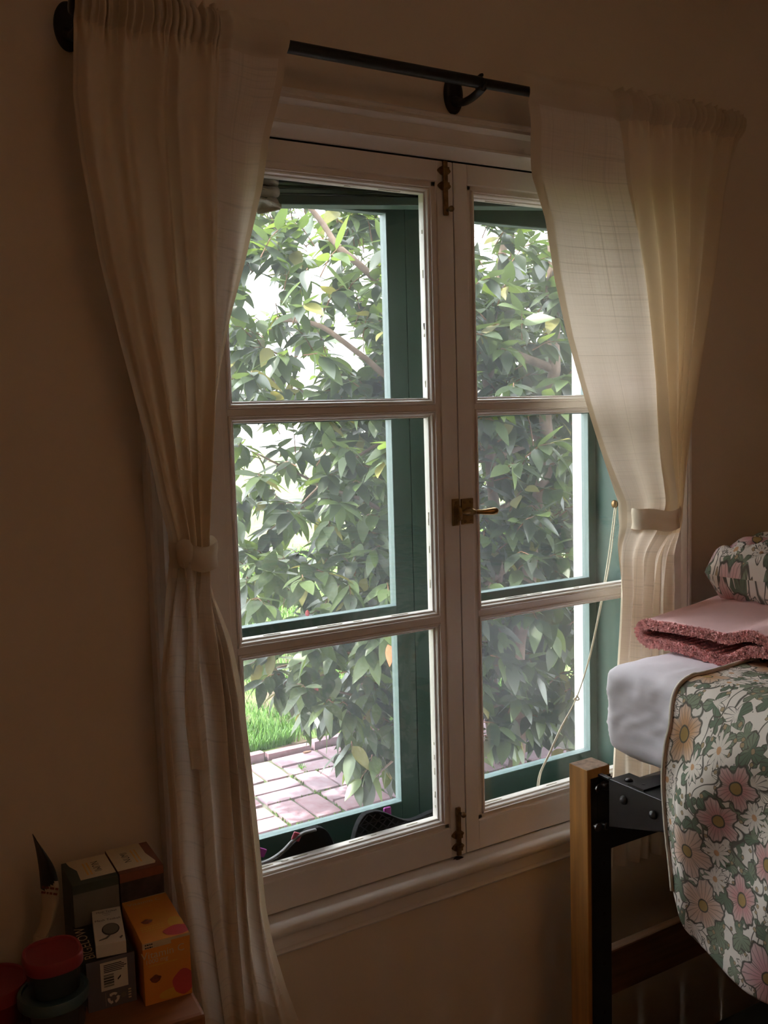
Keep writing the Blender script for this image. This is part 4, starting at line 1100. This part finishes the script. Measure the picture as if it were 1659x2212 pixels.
# --- orange vitamin box
t, R, w, d, h = carton('vitamin_box', 'orange vitamin carton at the right corner of the side table', (745, 1125), (990, 1065), (745, 800), (640, 560), T, None, 'cartons on the side table')
G().box(0, w, 0, d, 0, h, R=R).build('carton', 'card_orange', t, bevel=0.0008)
Ff = face(R, (0, 0, 0), (1, 0, 0), (0, 0, 1)); Ft = face(R, (0, 0, h), (1, 0, 0), (0, 1, 0))
patch('label_band', Ff, 0, w, h*0.90, h*0.998, 'print_cream', t); patch('label_band', Ff, w*0.60, w, h*0.895, h*0.955, 'card_orange', t, 0.0006)
bars(Ff, w*0.05, w*0.21, h*0.965, 2, 0.0042, 'print_black', t)
text('Vitamin C', 0.0155, Ff @ Matrix.Translation((w*0.42, h*0.79, 0)), 'print_cream', t, ex=0.0005)
text('1000 mg', 0.0095, Ff @ Matrix.Translation((w*0.28, h*0.69, 0)), 'print_cream', t, ex=0.0005)
bars(Ff, w*0.10, w*0.72, h*0.62, 1, 0.004, 'card_amber', t)
def disc(cx, cy, rx, ry, a0=0, a1=2*pi, n=24, wob=0.0): return [(cx+rx*math.cos(a)*(1+wob*math.sin(5*a)), cy+ry*math.sin(a)*(1+wob*math.cos(4*a))) for a in np.linspace(a0, a1, n, endpoint=(a1-a0 < 6.2))]
blob('fruit_print', Ff, [(min(w*0.998, x), max(0.002, y)) for x, y in disc(w*0.83, h*0.24, w*0.24, h*0.20, wob=0.05)], 'card_red', t)
blob('fruit_print', Ff, [(min(w*0.998, x), max(0.002, y)) for x, y in disc(w*0.60, h*0.10, w*0.30, h*0.085)], 'card_amber', t, 0.0003)
blob('emblem', Ff, disc(w*0.24, h*0.40, w*0.115, h*0.06, wob=0.12), 'print_maroon', t)

blob('fruit_print', Ft, [(min(w*0.998, x), max(0.001, y)) for x, y in disc(w*0.80, d*0.11, w*0.30, d*0.10, wob=0.05)], 'card_red', t)
blob('fruit_print', Ft, [(min(w*0.998, x), max(0.001, y)) for x, y in disc(w*0.85, d*0.28, w*0.16, d*0.12)], 'card_amber', t, 0.0003)
blob('emblem', Ft, disc(w*0.30, d*0.42, w*0.12, d*0.045, wob=0.12), 'print_maroon', t)
text('Vitamin C', 0.0125, Ft @ Matrix.Translation((w*0.45, d*0.86, 0)), 'print_cream', t, ex=0.0005)
text('1000 mg', 0.0080, Ft @ Matrix.Translation((w*0.35, d*0.76, 0)), 'card_amber', t, ex=0.0005)
patch('label_band', Ft, 0, w, d*0.955, d*0.999, 'print_cream', t)
bars(Ft, w*0.10, w*0.60, d*0.31, 3, 0.006, 'card_amber', t)

# --- black and navy tea box lying at the front
t, R, w, d, h = carton('tea_box', 'black and navy tea box under the white mesh teaball box', (455, 1160), (705, 1100), (445, 905), (395, 690), T, None, 'cartons on the side table')
g = G(); g.box(0, w, 0, d, 0, h, R=R); o = g.build('carton', None, t, mats=['card_black', 'card_navy'])
nf = (R.to_3x3() @ Vector((0, -1, 0)))
for p in o.data.polygons:
    if p.normal.dot(nf) > 0.9: p.material_index = 1
BIGH = h; BIGR = R; BIGW = w; BIGD = d
Ff = face(R, (0, 0, 0), (1, 0, 0), (0, 0, 1)); Ft = face(R, (0, 0, h), (1, 0, 0), (0, 1, 0))
patch('barcode_label', Ff, w*0.28, w*0.84, h*0.36, h*0.93, 'print_white', t)
for k in range(5): patch('label_text', Ff, w*0.35, w*(0.82-0.05*abs(k-2)), h*(0.86-0.035*k), h*(0.878-0.035*k), 'print_black', t, 0.0006)
for k in range(17):
    if k % 4 != 2: patch('barcode', Ff, w*0.34, w*0.55, h*(0.43+0.0145*k), h*(0.438+0.0145*k+0.004*(k % 3)), 'print_black', t, 0.0006)
blob('arrow_mark', Ff, [(w*0.62, h*0.55), (w*0.70, h*0.62), (w*0.69, h*0.57), (w*0.76, h*0.63), (w*0.63, h*0.52)], 'print_black', t, 0.0006)
# recycling mark of three bent arrows
rc = Vector((w*0.52, h*0.175))
for k in range(3):
    a = pi/2 + k*2*pi/3; P = []
    for s in np.linspace(-0.75, 0.55, 9): P.append((rc.x+h*0.115*math.cos(a+s), rc.y+h*0.115*math.sin(a+s)))
    P += [(rc.x+h*0.135*math.cos(a+0.55), rc.y+h*0.135*math.sin(a+0.55)), (rc.x+h*0.09*math.cos(a+0.95), rc.y+h*0.09*math.sin(a+0.95)), (rc.x+h*0.045*math.cos(a+0.55), rc.y+h*0.045*math.sin(a+0.55))]
    for s in np.linspace(0.5, -0.75, 9): P.append((rc.x+h*0.065*math.cos(a+s), rc.y+h*0.065*math.sin(a+s)))
    blob('recycling_mark', Ff, P, 'print_white', t)
patch('mark_border', Ff, w*0.36, w*0.365, h*0.04, h*0.32, 'print_cream', t)
blob('mark', Ff, disc(w*0.735, h*0.19, h*0.055, h*0.055), 'card_grey', t); 
for k in range(4): patch('mark_text', Ff, w*0.83, w*0.89, h*(0.09+0.055*k), h*(0.12+0.055*k), 'print_cream', t)
text('BIGELOW', 0.0215, Ft @ Matrix.Translation((w*0.13, d*0.50, 0)) @ Matrix.Rotation(pi/2, 4, 'Z'), 'print_cream', t, ex=0.0005, sx=1.02)
for k in range(22): patch('stripe', Ft, w*(0.32+0.028*k), w*(0.332+0.028*k), d*0.12, d*(0.26 if k % 3 else 0.30), 'card_teal', t, 0.0004)
bars(Ft, w*0.36, w*0.80, d*0.085, 2, 0.005, 'card_grey', t)

# --- white mesh teaball box lying on the tea box
z1 = T+BIGH
q = [onZ(*c3(p), z1+0.019) for p in ((490, 815), (635, 780), (605, 560), (455, 585))]
aw = 0.5*((q[1]-q[0]).length+(q[2]-q[3]).length); al = 0.5*((q[3]-q[0]).length+(q[2]-q[1]).length); yv = ((q[3]-q[0])+(q[2]-q[1])).normalized()
al = min(al, BIGD*0.93)
tt = thing('teaball_box', (q[0].x, q[0].y, z1), 'small white mesh teaball box lying on the black tea box', 'box', 'cartons on the side table')
R = Matrix.Translation((q[0].x, q[0].y, z1+0.0002)) @ Matrix.Rotation(math.atan2(yv.y, yv.x)-pi/2, 4, 'Z')
w, d, h = aw, al, 0.019
G().box(0, w, 0, d, 0, h, R=R).build('carton', 'print_white', tt, bevel=0.0006)
Ft = face(R, (0, 0, h), (1, 0, 0), (0, 1, 0))
text('Mesh Teaball', 0.0085, Ft @ Matrix.Translation((w*0.5, d*0.66, 0)), 'print_black', tt, ex=0.0005, sx=0.82)
text('Mesh Teaball', 0.0070, Ft @ Matrix.Translation((w*0.5, d*0.90, 0)), 'print_black', tt, ex=0.0005, sx=0.82)
for yy, ww_ in ((0.85, 0.32), (0.80, 0.22)): patch('print_line', Ft, w*(0.5-ww_/2), w*(0.5+ww_/2), d*(yy-0.004), d*(yy+0.004), 'card_grey', tt)
blob('teaball_print', Ft, disc(w*0.56, d*0.38, w*0.30, d*0.165), 'card_dark', tt, 0.0004); blob('teaball_print', Ft, disc(w*0.56, d*0.385, w*0.265, d*0.145), 'card_grey', tt, 0.0006)
blob('chain_print', Ft, [(w*0.12, d*0.10), (w*0.40, d*0.13), (w*0.55, d*0.22), (w*0.50, d*0.24), (w*0.36, d*0.17), (w*0.14, d*0.13)], 'card_grey', tt)
blob('badge_print', Ft, [(w*0.80, d*0.11), (w*0.90, d*0.16), (w*0.93, d*0.13), (w*0.85, d*0.07)], 'card_grey', tt)

# --- two upright tea cartons at the wall
def numi(nm, label, fl_, fr_, bk_, ztop, side_m, front_m, swash, rot):
    a = onZ(*c3(fl_), ztop); b = onZ(*c3(fr_), ztop); k = onZ(*c3(bk_), ztop)
    w = (b-a).length; d = (k-a).length; ang = math.radians(-3)
    if a.y + d > -0.024: d = -0.024-a.y
    R = Matrix.Translation((a.x, a.y, T)) @ Matrix.Rotation(ang, 4, 'Z'); h = ztop-T
    t = thing(nm, (a.x, a.y, T), label, 'box', 'cartons on the side table')
    g = G(); g.box(0, w, 0, d, 0, h, R=R); o = g.build('carton', None, t, mats=[side_m, front_m], bevel=0.0008)
    nf = R.to_3x3() @ Vector((0, -1, 0))
    for p in o.data.polygons:
        if p.normal.dot(nf) > 0.9: p.material_index = 1
    Ft = face(R, (0, 0, h), (1, 0, 0), (0, 1, 0)); Ff = face(R, (0, 0, 0), (1, 0, 0), (0, 0, 1))
    patch('lid_fold', Ff, 0, w, h*0.90, h*0.999, side_m, t)
    s = swash
    if s > 0:    # cream panel reaches the right edge
        P = [(w*0.995, d*0.14), (w*0.995, d*0.995), (w*0.10, d*0.995), (w*0.13, d*0.80), (w*0.24, d*0.55), (w*0.22, d*0.14)]
    else:
        P = [(w*0.005, d*0.12), (w*0.86, d*0.12), (w*0.90, d*0.20), (w*0.80, d*0.55), (w*0.80, d*0.995), (w*0.005, d*0.995)]
    blob('cream_panel', Ft, P, 'print_cream', t)
    cx = 0.66 if s > 0 else 0.34
    text('NUMI', 0.016, Ft @ Matrix.Translation((w*cx, d*0.55, 0)) @ Matrix.Rotation(rot, 4, 'Z'), 'print_black', t, ex=0.0007, sx=0.9, spacing=1.1)
    xb = w*(0.42 if s > 0 else 0.52); bars(Ft @ Matrix.Translation((xb, d*0.28, 0)) @ Matrix.Rotation(pi/2, 4, 'Z'), 0, d*0.5, 0, 2, 0.006, 'card_amber', t)
    return t
numi('tea_carton', 'dark teal tea carton with a cream top beside the curled leaflet', (370, 510), (600, 445), (330, 390), 0.905, 'card_teal', 'card_grey', 1, -pi/2)
numi('tea_carton', 'russet tea carton with a cream top beside the curtain', (612, 450), (828, 387), (562, 322), 0.905, 'card_brown', 'card_dark', -1, pi/2)

# --- stacked tubs: red lid on a teal lidded tub
c = onZ(*c3((268, 850)), T+0.105)
g0 = (c.x, c.y)
def tub(nm, label, x, y, z, r, hb, hl, body, lid, pw=None, ang=0.0):
    t = thing(nm, (x, y, z), label, 'food tub', 'round tubs on the side table')
    g = G(); g.lathe([(r*0.80, 0.0), (r*0.84, 0.002), (r*0.92, hb*0.85), (r*0.96, hb*0.9), (r*0.95, hb)], (x, y, z), 'z', 40, pw=pw); autosmooth(g.build('tub', body, t), 40)
    g = G(); g.lathe([(r*0.97, hb-0.006), (r*1.0, hb-0.004), (r*1.0, hb+hl*0.7), (r*0.96, hb+hl), (r*0.88, hb+hl), (r*0.85, hb+hl-0.0035), (r*0.3, hb+hl-0.0045), (0.001, hb+hl-0.0045)], (x, y, z), 'z', 40, pw=pw)
    autosmooth(g.build('lid', lid, t), 35); return t
r = 0.0395
tub('food_tub', 'round blue-green tub with a teal lid under the red lidded tub', g0[0]-0.002, g0[1], T, 0.048, 0.045, 0.010, 'clear_blue_plastic', 'teal_plastic')
tub('food_tub', 'smaller tub with a dished red lid on top of the stack', g0[0], g0[1], T+0.0552, r, 0.042, 0.012, 'clear_blue_plastic', 'red_plastic', pw=2.6)
c = onZ(*c3((5, 985)), T+0.055)
tub('food_tub', 'wide red tub at the far left edge of the side table', c.x-0.012, c.y+0.004, T, 0.050, 0.040, 0.014, 'red_plastic', 'red_plastic')

# --- curled leaflet standing behind the tubs
y0 = -0.075
P = [onY(*c3(p), y0) for p in ((172, 760), (200, 700), (212, 600), (208, 520), (200, 430), (185, 330), (165, 240))]
Pr = [onY(*c3(p), y0-0.02) for p in ((250, 745), (278, 680), (298, 600), (305, 540), (298, 480), (268, 390), (168, 245))]
lf = thing('leaflet', tuple(P[0]), 'curled cream leaflet with a black back standing behind the tubs', 'leaflet')
A_ = bez(P, 6); B_ = bez(Pr, 6); V = []; uv = []
n = len(A_)
for i in range(n):
    for j in range(13):
        s = j/12; p = A_[i].lerp(B_[i], s); p = p + Vector((0, -0.016*math.sin(pi*s), 0)); V.append(tuple(p))
Fc = []; fm = []
for i in range(n-1):
    for j in range(12): k = i*13+j; Fc.append((k, k+1, k+14, k+13)); fm.append(0 if i < n*0.56-3*math.cos(j/12*4) else 1)
zmin = min(v[2] for v in V); V = [(x, y, z - (zmin-T-0.001) if z < zmin+0.02 else z) for x, y, z in V] if zmin < T else V
lo = obj('sheet', V, Fc, None, lf, smooth=True, mats=['paper', 'card_black'], fm=fm)
md = lo.modifiers.new('s', 'SOLIDIFY'); md.thickness = 0.0008
# the lower part of the leaflet reaching the table
V = []; Fc = []
for i in range(9):
    for j in range(9):
        s = j/8; b = A_[0].lerp(B_[0], s) + Vector((0, -0.016*math.sin(pi*s), 0)); q = i/8
        V.append((b.x-0.004*q, b.y - 0.003*q, lerp(b.z, T+0.0008, q)))
for i in range(8):
    for j in range(8): k = i*9+j; Fc.append((k, k+1, k+10, k+9))
o = obj('sheet', V, Fc, 'paper', lf, smooth=True); md = o.modifiers.new('s', 'SOLIDIFY'); md.thickness = 0.0008
fp = onY(*c3((255, 530)), y0-0.0375); fM = frame(fp, (1, -0.5, -0.25), (0.1, 0, 1))
bars(fM, -0.012, 0.012, 0.004, 2, 0.008, 'print_maroon', lf)

# ------------------------------------------------------------------ garden
ZP = -0.06                                    # patio level
gr = tag(G().box(-14, 22, 0.262, 40, ZP-0.30, ZP-0.035).build('ground', 'soil'), 'earth under the patio and lawn', 'ground', kind='structure')
pt = thing('patio', (1.9, 1.6, ZP), 'pale pink brick patio in basket weave outside the window', 'patio', kind='structure')
PX0, PX1, PY0, PY1 = 0.92, 3.2, 0.62, 2.70
G().box(-6, 9, 0.263, PY1, ZP-0.034, ZP-0.010).build('mortar_bed', 'mortar', pt)
CELL = 0.252; J = 0.010
def brickmesh(nm, lx, ly, lz, m, seed):
    rnd = random.Random(seed); V, Fc = cushion(3, 2, 1, 0, 0, 0, lx/2, ly/2, lz/2, 14.0)
    V = [(x+rnd.uniform(-.0016, .0016), y+rnd.uniform(-.0016, .0016), z+rnd.uniform(-.0006, .0006)) for x, y, z in V]
    me = bpy.data.meshes.new(nm); me.from_pydata(V, [], Fc); me.materials.append(MATS[m]); me.validate(); return me
BM = [brickmesh('brick', CELL-J, (CELL-2*J)/2, 0.034, m, s) for s, m in enumerate(('brick_pale', 'brick_rose', 'brick_pale', 'brick_rose', 'brick_pale'))]
rnd = random.Random(21); nb = 0
nx = int((PX1-PX0)/CELL); ny = int((PY1-PY0)/CELL)
for i in range(nx):
    for j in range(ny):
        cx_, cy_ = PX0+(i+0.5)*CELL, PY1-0.012-(j+0.5)*CELL
        hor = (i+j) % 2 == 0
        for k in (-1, 1):
            off = k*CELL/4
            x, y = (cx_, cy_+off) if hor else (cx_+off, cy_)
            mw = Matrix.Translation((x, y, ZP-0.017+rnd.uniform(-.0025, .0025))) @ Matrix.Rotation((0 if hor else pi/2)+rnd.uniform(-.012, .012)+(pi if rnd.random() < .5 else 0), 4, 'Z')
            inst('brick', BM[rnd.randrange(5)], pt, mw); nb += 1
# moss tufts in the joints
g = G()
for _ in range(2600):
    i = rnd.randrange(nx*2); x = PX0 + rnd.random()*(PX1-PX0); y = PY1-0.012-rnd.randrange(ny)*CELL*1.0 + rnd.uniform(-.006, .006)
    if rnd.random() < 0.5: x = PX0 + rnd.randrange(nx)*CELL + rnd.uniform(-.006, .006); y = rnd.uniform(PY0, PY1)
    if noise.noise(Vector((x*2.2, y*2.2, 0))) + 0.25*(y-2.0) < 0.02: continue
    r = rnd.uniform(.003, .008); a = rnd.random()*6
    g.add([(x+r*math.cos(a+q), y+r*math.sin(a+q), ZP-0.008) for q in (0, 2.1, 4.2)] + [(x, y, ZP+rnd.uniform(0, .008))], [(0, 1, 3), (1, 2, 3), (2, 0, 3)])
o = g.build('moss', 'moss', pt); o['kind'] = 'stuff'
# raised edging bricks
ed = thing('patio_edging', (2.0, 2.75, ZP), 'row of upright bricks edging the patio against the lawn', 'edging', kind='structure')
EM = [brickmesh('brick', 0.248, 0.050, 0.07, m, s+9) for s, m in enumerate(('brick_rose', 'brick_pale', 'brick_rose'))]
for i in range(20):
    mw = Matrix.Translation((0.55+i*0.251, 2.742+rnd.uniform(-.004, .004), ZP-0.010+rnd.uniform(-.006, .006))) @ Matrix.Rotation(rnd.uniform(-.03, .03), 4, 'Z')
    inst('brick', EM[i % 3], ed, mw)
# dry leaf lying on the patio by the edging
p = onZ(661, 1624, ZP+0.006)
dl = tag(G().prism([(p.x+0.022*math.cos(a)*(1+0.3*math.cos(a)), p.y+0.010*math.sin(a)) for a in np.linspace(0, 2*pi, 16, endpoint=False)], 'z', ZP+0.001, ZP+0.007).build('fallen_leaf', 'twig', origin=(p.x, p.y, ZP)), 'dry brown leaf lying on the bricks by the edging', 'leaf')

# lawn: soil plane with grass blades
ln = thing('lawn', (2.5, 4.0, ZP), 'bright green lawn with bare patches beyond the patio', 'lawn', kind='structure')
V = []; Fc = []; NL = 60
for i in range(NL+1):
    for j in range(NL+1):
        x = -8+26*i/NL; y = 2.775+ 30*(j/NL)**2.2; V.append((x, y, ZP+0.018+0.02*noise.noise(Vector((x*1.5, y*1.5, 0)))))
for i in range(NL):
    for j in range(NL): p = i*(NL+1)+j; Fc.append((p, p+NL+1, p+NL+2, p+1))
obj('turf', V, Fc, 'soil', ln, smooth=True)
rg = np.random.RandomState(4); V = []; Fc = []
def blade(x, y, z0, hgt, wd):
    a = rg.rand()*6.283; l = rg.uniform(0.2, 0.9)*hgt; dx, dy = math.cos(a), math.sin(a); px, py = -dy*wd, dx*wd
    n = len(V); V.extend([(x-px, y-py, z0), (x+px, y+py, z0), (x+dx*l*.4+px*.7, y+dy*l*.4+py*.7, z0+hgt*.6), (x+dx*l*.4-px*.7, y+dy*l*.4-py*.7, z0+hgt*.6), (x+dx*l, y+dy*l, z0+hgt)])
    Fc.append((n, n+1, n+2, n+3)); Fc.append((n+3, n+2, n+4))
cnt = 0
while cnt < 42000:
    y = 2.80 + 6.5*rg.rand()**1.9; x = 0.9 + rg.rand()*(1.6+ (y-2.8)*0.95 + 1.0)
    if noise.noise(Vector((x*2.3, y*1.7, 3))) < -0.12 and y < 3.7 and rg.rand() < 0.88: continue
    s = 1+0.25*max(0, y-3.4)
    blade(x, y, ZP+0.012, rg.uniform(.03, .085)*min(1.5, s), .0022*s); cnt += 1
o = obj('grass_blades', V, Fc, 'grass', ln); o['kind'] = 'stuff'
# a sprig of weed in the joints
p = onZ(652, 1663, ZP)
wd_ = thing('weed', (p.x, p.y, ZP), 'small green weed growing between the patio bricks', 'weed')
g = G()
for k in range(16):
    a = rnd.random()*6.28; l = rnd.uniform(.02, .045); h_ = rnd.uniform(.008, .03); wv_ = .003
    g.add([(p.x, p.y, ZP), (p.x+math.cos(a)*l*.6-math.sin(a)*wv_, p.y+math.sin(a)*l*.6+math.cos(a)*wv_, ZP+h_), (p.x+math.cos(a)*l, p.y+math.sin(a)*l, ZP+h_*.8), (p.x+math.cos(a)*l*.6+math.sin(a)*wv_, p.y+math.sin(a)*l*.6-math.cos(a)*wv_, ZP+h_)], [(0, 1, 2, 3)])
g.build('leaves', 'grass', wd_)

# ------------------------------------------------------------------ camellia
bush = thing('camellia_bush', (2.7, 2.0, ZP), 'large glossy camellia bush filling the view outside the window', 'bush')
def leafmesh(nm, L_, Wd, bend, fold, m, seed):
    rnd = random.Random(seed); V = []; Fc = []; NLf = 7
    for i in range(NLf+1):
        s = i/NLf; wdt = Wd*0.5*(math.sin(pi*s**0.80)**0.85)*(1-0.25*s) if 0 < i < NLf else 0.0006
        zc_ = -bend*L_*s*s
        for k in (-1, 0, 1):
            V.append((k*wdt, L_*s, zc_ + fold*abs(k)*wdt + 0.03*L_*math.sin(s*6+seed)*(k != 0)*0.4))
    for i in range(NLf):
        for k in range(2): p = i*3+k; Fc.append((p, p+1, p+4, p+3))
    me = bpy.data.meshes.new(nm); me.from_pydata(V, [], Fc); me.materials.append(MATS[m]); me.polygons.foreach_set('use_smooth', [True]*len(Fc)); me.update(); return me, V, Fc
LEAFM = ['leaf_dark', 'leaf_mid', 'leaf_light', 'leaf_yellow']
SHAPES = []
for sidx, (l, w_, b, f) in enumerate(((0.118, 0.056, 0.10, 0.16), (0.108, 0.056, 0.22, 0.22), (0.124, 0.056, 0.16, 0.10), (0.096, 0.050, 0.28, 0.28), (0.112, 0.060, 0.05, 0.20))):
    SHAPES.append([leafmesh('leaf', l, w_, b, f, m, sidx) for m in LEAFM])
rnd = random.Random(99)
def in_poly(x, y, P):
    c = False; j = len(P)-1
    for i in range(len(P)):
        if ((P[i][1] > y) != (P[j][1] > y)) and (x < (P[j][0]-P[i][0])*(y-P[i][1])/(P[j][1]-P[i][1])+P[i][0]): c = not c
        j = i
    return c
CLEAR = [(380, 1425), (560, 1430), (600, 1500), (660, 1545), (720, 1590), (760, 1660), (880, 1690), (1120, 1760), (1120, 1900), (380, 1900)]
HOLES = [(575, 590, 34), (690, 612, 30), (545, 655, 24), (735, 690, 26), (805, 540, 24), (775, 560, 22), (655, 800, 40), (590, 735, 22), (710, 560, 16), (640, 870, 20), (520, 845, 26), (600, 920, 24), (545, 1000, 18), (760, 770, 28),
         (500, 1060, 20), (500, 1240, 20), (530, 1330, 24), (650, 505, 18), (760, 690, 22), (600, 640, 16), (870, 520, 20), (560, 940, 20), (650, 960, 16), (500, 930, 18), (1030, 500, 20), (1060, 560, 14), (1110, 530, 14), (1035, 690, 14)]
leaves = []      # (matrix, shape, mat)
def leaf_at(p, d, up, sc, bright):
    y = Vector(d).normalized(); x = y.cross(up)
    if x.length < 1e-3: x = Vector((1, 0, 0))
    x.normalize(); z = x.cross(y)
    mw = Matrix(((x.x*sc, y.x*sc, z.x*sc, p[0]), (x.y*sc, y.y*sc, z.y*sc, p[1]), (x.z*sc, y.z*sc, z.z*sc, p[2]), (0, 0, 0, 1)))
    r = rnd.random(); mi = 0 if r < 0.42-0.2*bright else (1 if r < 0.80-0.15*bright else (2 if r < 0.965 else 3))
    leaves.append((mw, rnd.randrange(5), mi))
twigs = G()
def sprig(p, d, n, sc, bright):
    """a twig end with a spray of leaves round it"""
    d = Vector(d).normalized(); base = Vector(p) - d*0.11
    twigs.tube([base - Vector((0, 0, 0.02)), base.lerp(Vector(p), 0.5)+Vector((0, 0, 0.006)), Vector(p)], [0.0026, 0.0020, 0.0012], 5, cap=False)
    a0 = rnd.random()*6.28
    side = d.cross(Vector((0.1, 0.2, 1))).normalized(); up = side.cross(d)
    for k in range(n):
        t_ = k/max(1, n-1); a = a0 + k*2.4
        q = base.lerp(Vector(p), lerp(0.25, 1.0, t_))
        out = side*math.cos(a) + up*math.sin(a)*0.7
        dr = d*lerp(0.35, 1.0, t_) + out*lerp(1.0, 0.75, t_) + Vector((0, 0, -0.45))
        nrm_ = Vector((0, 0, 1)) + out*0.3 + Vector((rnd.gauss(0, .3), rnd.gauss(-0.15, .3), 0))
        leaf_at(q, dr, nrm_, sc*rnd.uniform(0.75, 1.12), bright)
BC = Vector((2.70, 2.05, 1.32)); BR = Vector((1.78, 1.12, 1.50))
tries = 0; made = 0
while made < 2600 and tries < 200000:
    tries += 1
    v = Vector((rnd.uniform(-1, 1), rnd.uniform(-1, 1), rnd.uniform(-1, 1)))
    r = v.length
    if r > 1 or r < 0.25: continue
    p = Vector((BC.x+v.x*BR.x, BC.y+v.y*BR.y, BC.z+v.z*BR.z))
    if p.z < 0.12 or p.y < 0.85: continue
    u_, v_ = proj(p)
    vis = 380 < u_ < 1380 and 380 < v_ < 1850
    if not vis and rnd.random() < 0.72: continue
    if vis:
        if in_poly(u_, v_, CLEAR): continue
        hole = False
        for hx, hy, hr in HOLES:
            if (u_-hx)**2 + (v_-hy)**2 < (hr+6)**2: hole = True; break
        if hole: continue
        if u_ < 700 and 880 < v_ < 1440 and rnd.random() < 0.50: continue
    d = Vector((v.x*0.9, v.y*0.9-0.25, v.z*0.5+0.1)) + Vector((rnd.gauss(0, .5), rnd.gauss(0, .4), rnd.gauss(-.1, .4)))
    sprig(p, d, rnd.randrange(6, 10), 1.0, 1.0 if u_ < 900 else 0.2); made += 1  # left-hand sprigs get paler leaves, putting the brighter backlight into their colour
# hanging twigs over the lawn and patio
for q, yy, d, n in (((560, 1478), 1.75, (-1, -0.3, -0.35), 7), ((600, 1500), 1.75, (-0.8, -0.3, -0.6), 8), ((640, 1470), 1.8, (-1, 0, -0.4), 7), ((660, 1540), 1.8, (-0.6, -0.2, -0.9), 8), ((700, 1560), 1.7, (-0.4, -0.2, -1), 8),
                    ((745, 1590), 1.6, (-0.2, -0.3, -1), 8), ((800, 1600), 1.5, (0.1, -0.2, -1), 8), ((560, 1420), 1.9, (-1, 0, -.2), 7), ((530, 1440), 1.9, (-1, 0, -.2), 5),
                    ((775, 1690), 1.45, (-0.7, -0.2, -0.5), 6), ((800, 1685), 1.45, (-0.2, -0.2, -0.9), 7), ((840, 1660), 1.5, (0.2, 0, -0.8), 6)):
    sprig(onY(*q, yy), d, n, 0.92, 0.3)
leaf_at(onY(838, 1392, 0.9), (0.1, 0, -1), Vector((0.2, -1, 0.1)), 0.85, 0); leaves[-1] = (leaves[-1][0], 4, 'o')
ORM = leafmesh('leaf', 0.084, 0.046, 0.05, 0.22, 'leaf_orange', 4)
# nearest leaves in view become parts, the rest one mass of foliage
def vis_key(l):
    p = l[0].translation; u_, v_ = proj(p)
    ok = 440 < u_ < 1330 and 400 < v_ < 1800
    return (0 if ok else 1, (p-CAM).length)
order = sorted(range(len(leaves)), key=lambda i: vis_key(leaves[i]))
single = set(order[:290]) | {len(leaves)-1}
for i in sorted(single):
    mw, si, mi = leaves[i]
    inst('leaf', ORM[0] if mi == 'o' else SHAPES[si][mi][0], bush, mw)
VV = []; FF = []; FM = []; nv = 0; NP_ = {}
for si in range(5): NP_[si] = np.array(SHAPES[si][0][1])
FA = np.array(SHAPES[0][0][2])
for i, (mw, si, mi) in enumerate(leaves):
    if i in single: continue
    A = np.array(mw); VV.append(NP_[si] @ A[:3, :3].T + A[:3, 3]); FF.append(FA+nv); nv += len(NP_[si]); FM += [mi]*len(FA)
VV = np.concatenate(VV); FF = np.concatenate(FF)
o = obj('foliage', VV.tolist(), FF.tolist(), None, bush, smooth=True, mats=LEAFM, fm=FM); o['kind'] = 'stuff'
o = twigs.build('twigs', 'twig', bush, smooth=True); o['kind'] = 'stuff'
# trunks and limbs
def limb(name, pts, r0, r1, m='bark'):
    P = bez([onY(px, py, y) for px, py, y in pts], 8); n = len(P)
    P = [p + Vector((noise.noise(p*6), noise.noise(p*6+Vector((3, 0, 0))), 0))*0.02 for p in P]
    G().tube(P, [lerp(r0, r1, i/(n-1)) for i in range(n)], 10).build(name, m, bush, smooth=True)
limb('trunk', [(1090, 1950, 1.5), (1115, 1600, 1.45), (1130, 1330, 1.38), (1158, 1150, 1.32), (1178, 1000, 1.3), (1188, 800, 1.3), (1196, 560, 1.35), (1185, 300, 1.4)], 0.034, 0.019)
limb('trunk', [(1100, 1900, 2.2), (1060, 1500, 2.1), (1075, 1200, 2.0), (1050, 900, 1.9), (1075, 620, 1.9), (1120, 400, 1.9)], 0.034, 0.015)
limb('branch', [(1178, 1000, 1.3), (1120, 900, 1.4), (900, 850, 1.45), (790, 775, 1.45), (690, 705, 1.5), (600, 690, 1.6)], 0.017, 0.007)
limb('branch', [(1188, 800, 1.3), (980, 700, 1.45), (850, 640, 1.5), (760, 560, 1.5), (700, 500, 1.55), (640, 400, 1.6)], 0.017, 0.009)
limb('branch', [(1160, 1180, 2.1), (1000, 1300, 1.9), (850, 1390, 1.8), (700, 1420, 1.8), (600, 1440, 1.8)], 0.014, 0.004)
limb('branch', [(1160, 1300, 2.1), (1000, 1420, 1.8), (880, 1530, 1.65), (760, 1500, 1.7), (640, 1475, 1.75)], 0.012, 0.003)
limb('branch', [(1120, 1500, 2.1), (1000, 1560, 1.7), (880, 1610, 1.5), (840, 1650, 1.45), (800, 1685, 1.45)], 0.010, 0.0025)
limb('branch', [(1170, 1050, 2.1), (950, 1150, 1.8), (800, 1090, 1.7), (680, 1040, 1.7), (560, 980, 1.7)], 0.013, 0.003)
limb('branch', [(1180, 950, 2.1), (1000, 1000, 1.9), (860, 950, 1.8), (740, 1010, 1.8), (620, 1120, 1.8)], 0.013, 0.003)
for q in ((683, 1490), (664, 1325), (1090, 740)):
    p = onY(*q, 1.45); G().lathe([(0.001, 0.012), (0.006, 0.008), (0.0085, 0.0), (0.006, -0.008), (0.001, -0.010)], tuple(p), 'z', 10).build('flower_bud', 'bud', bush, smooth=True)
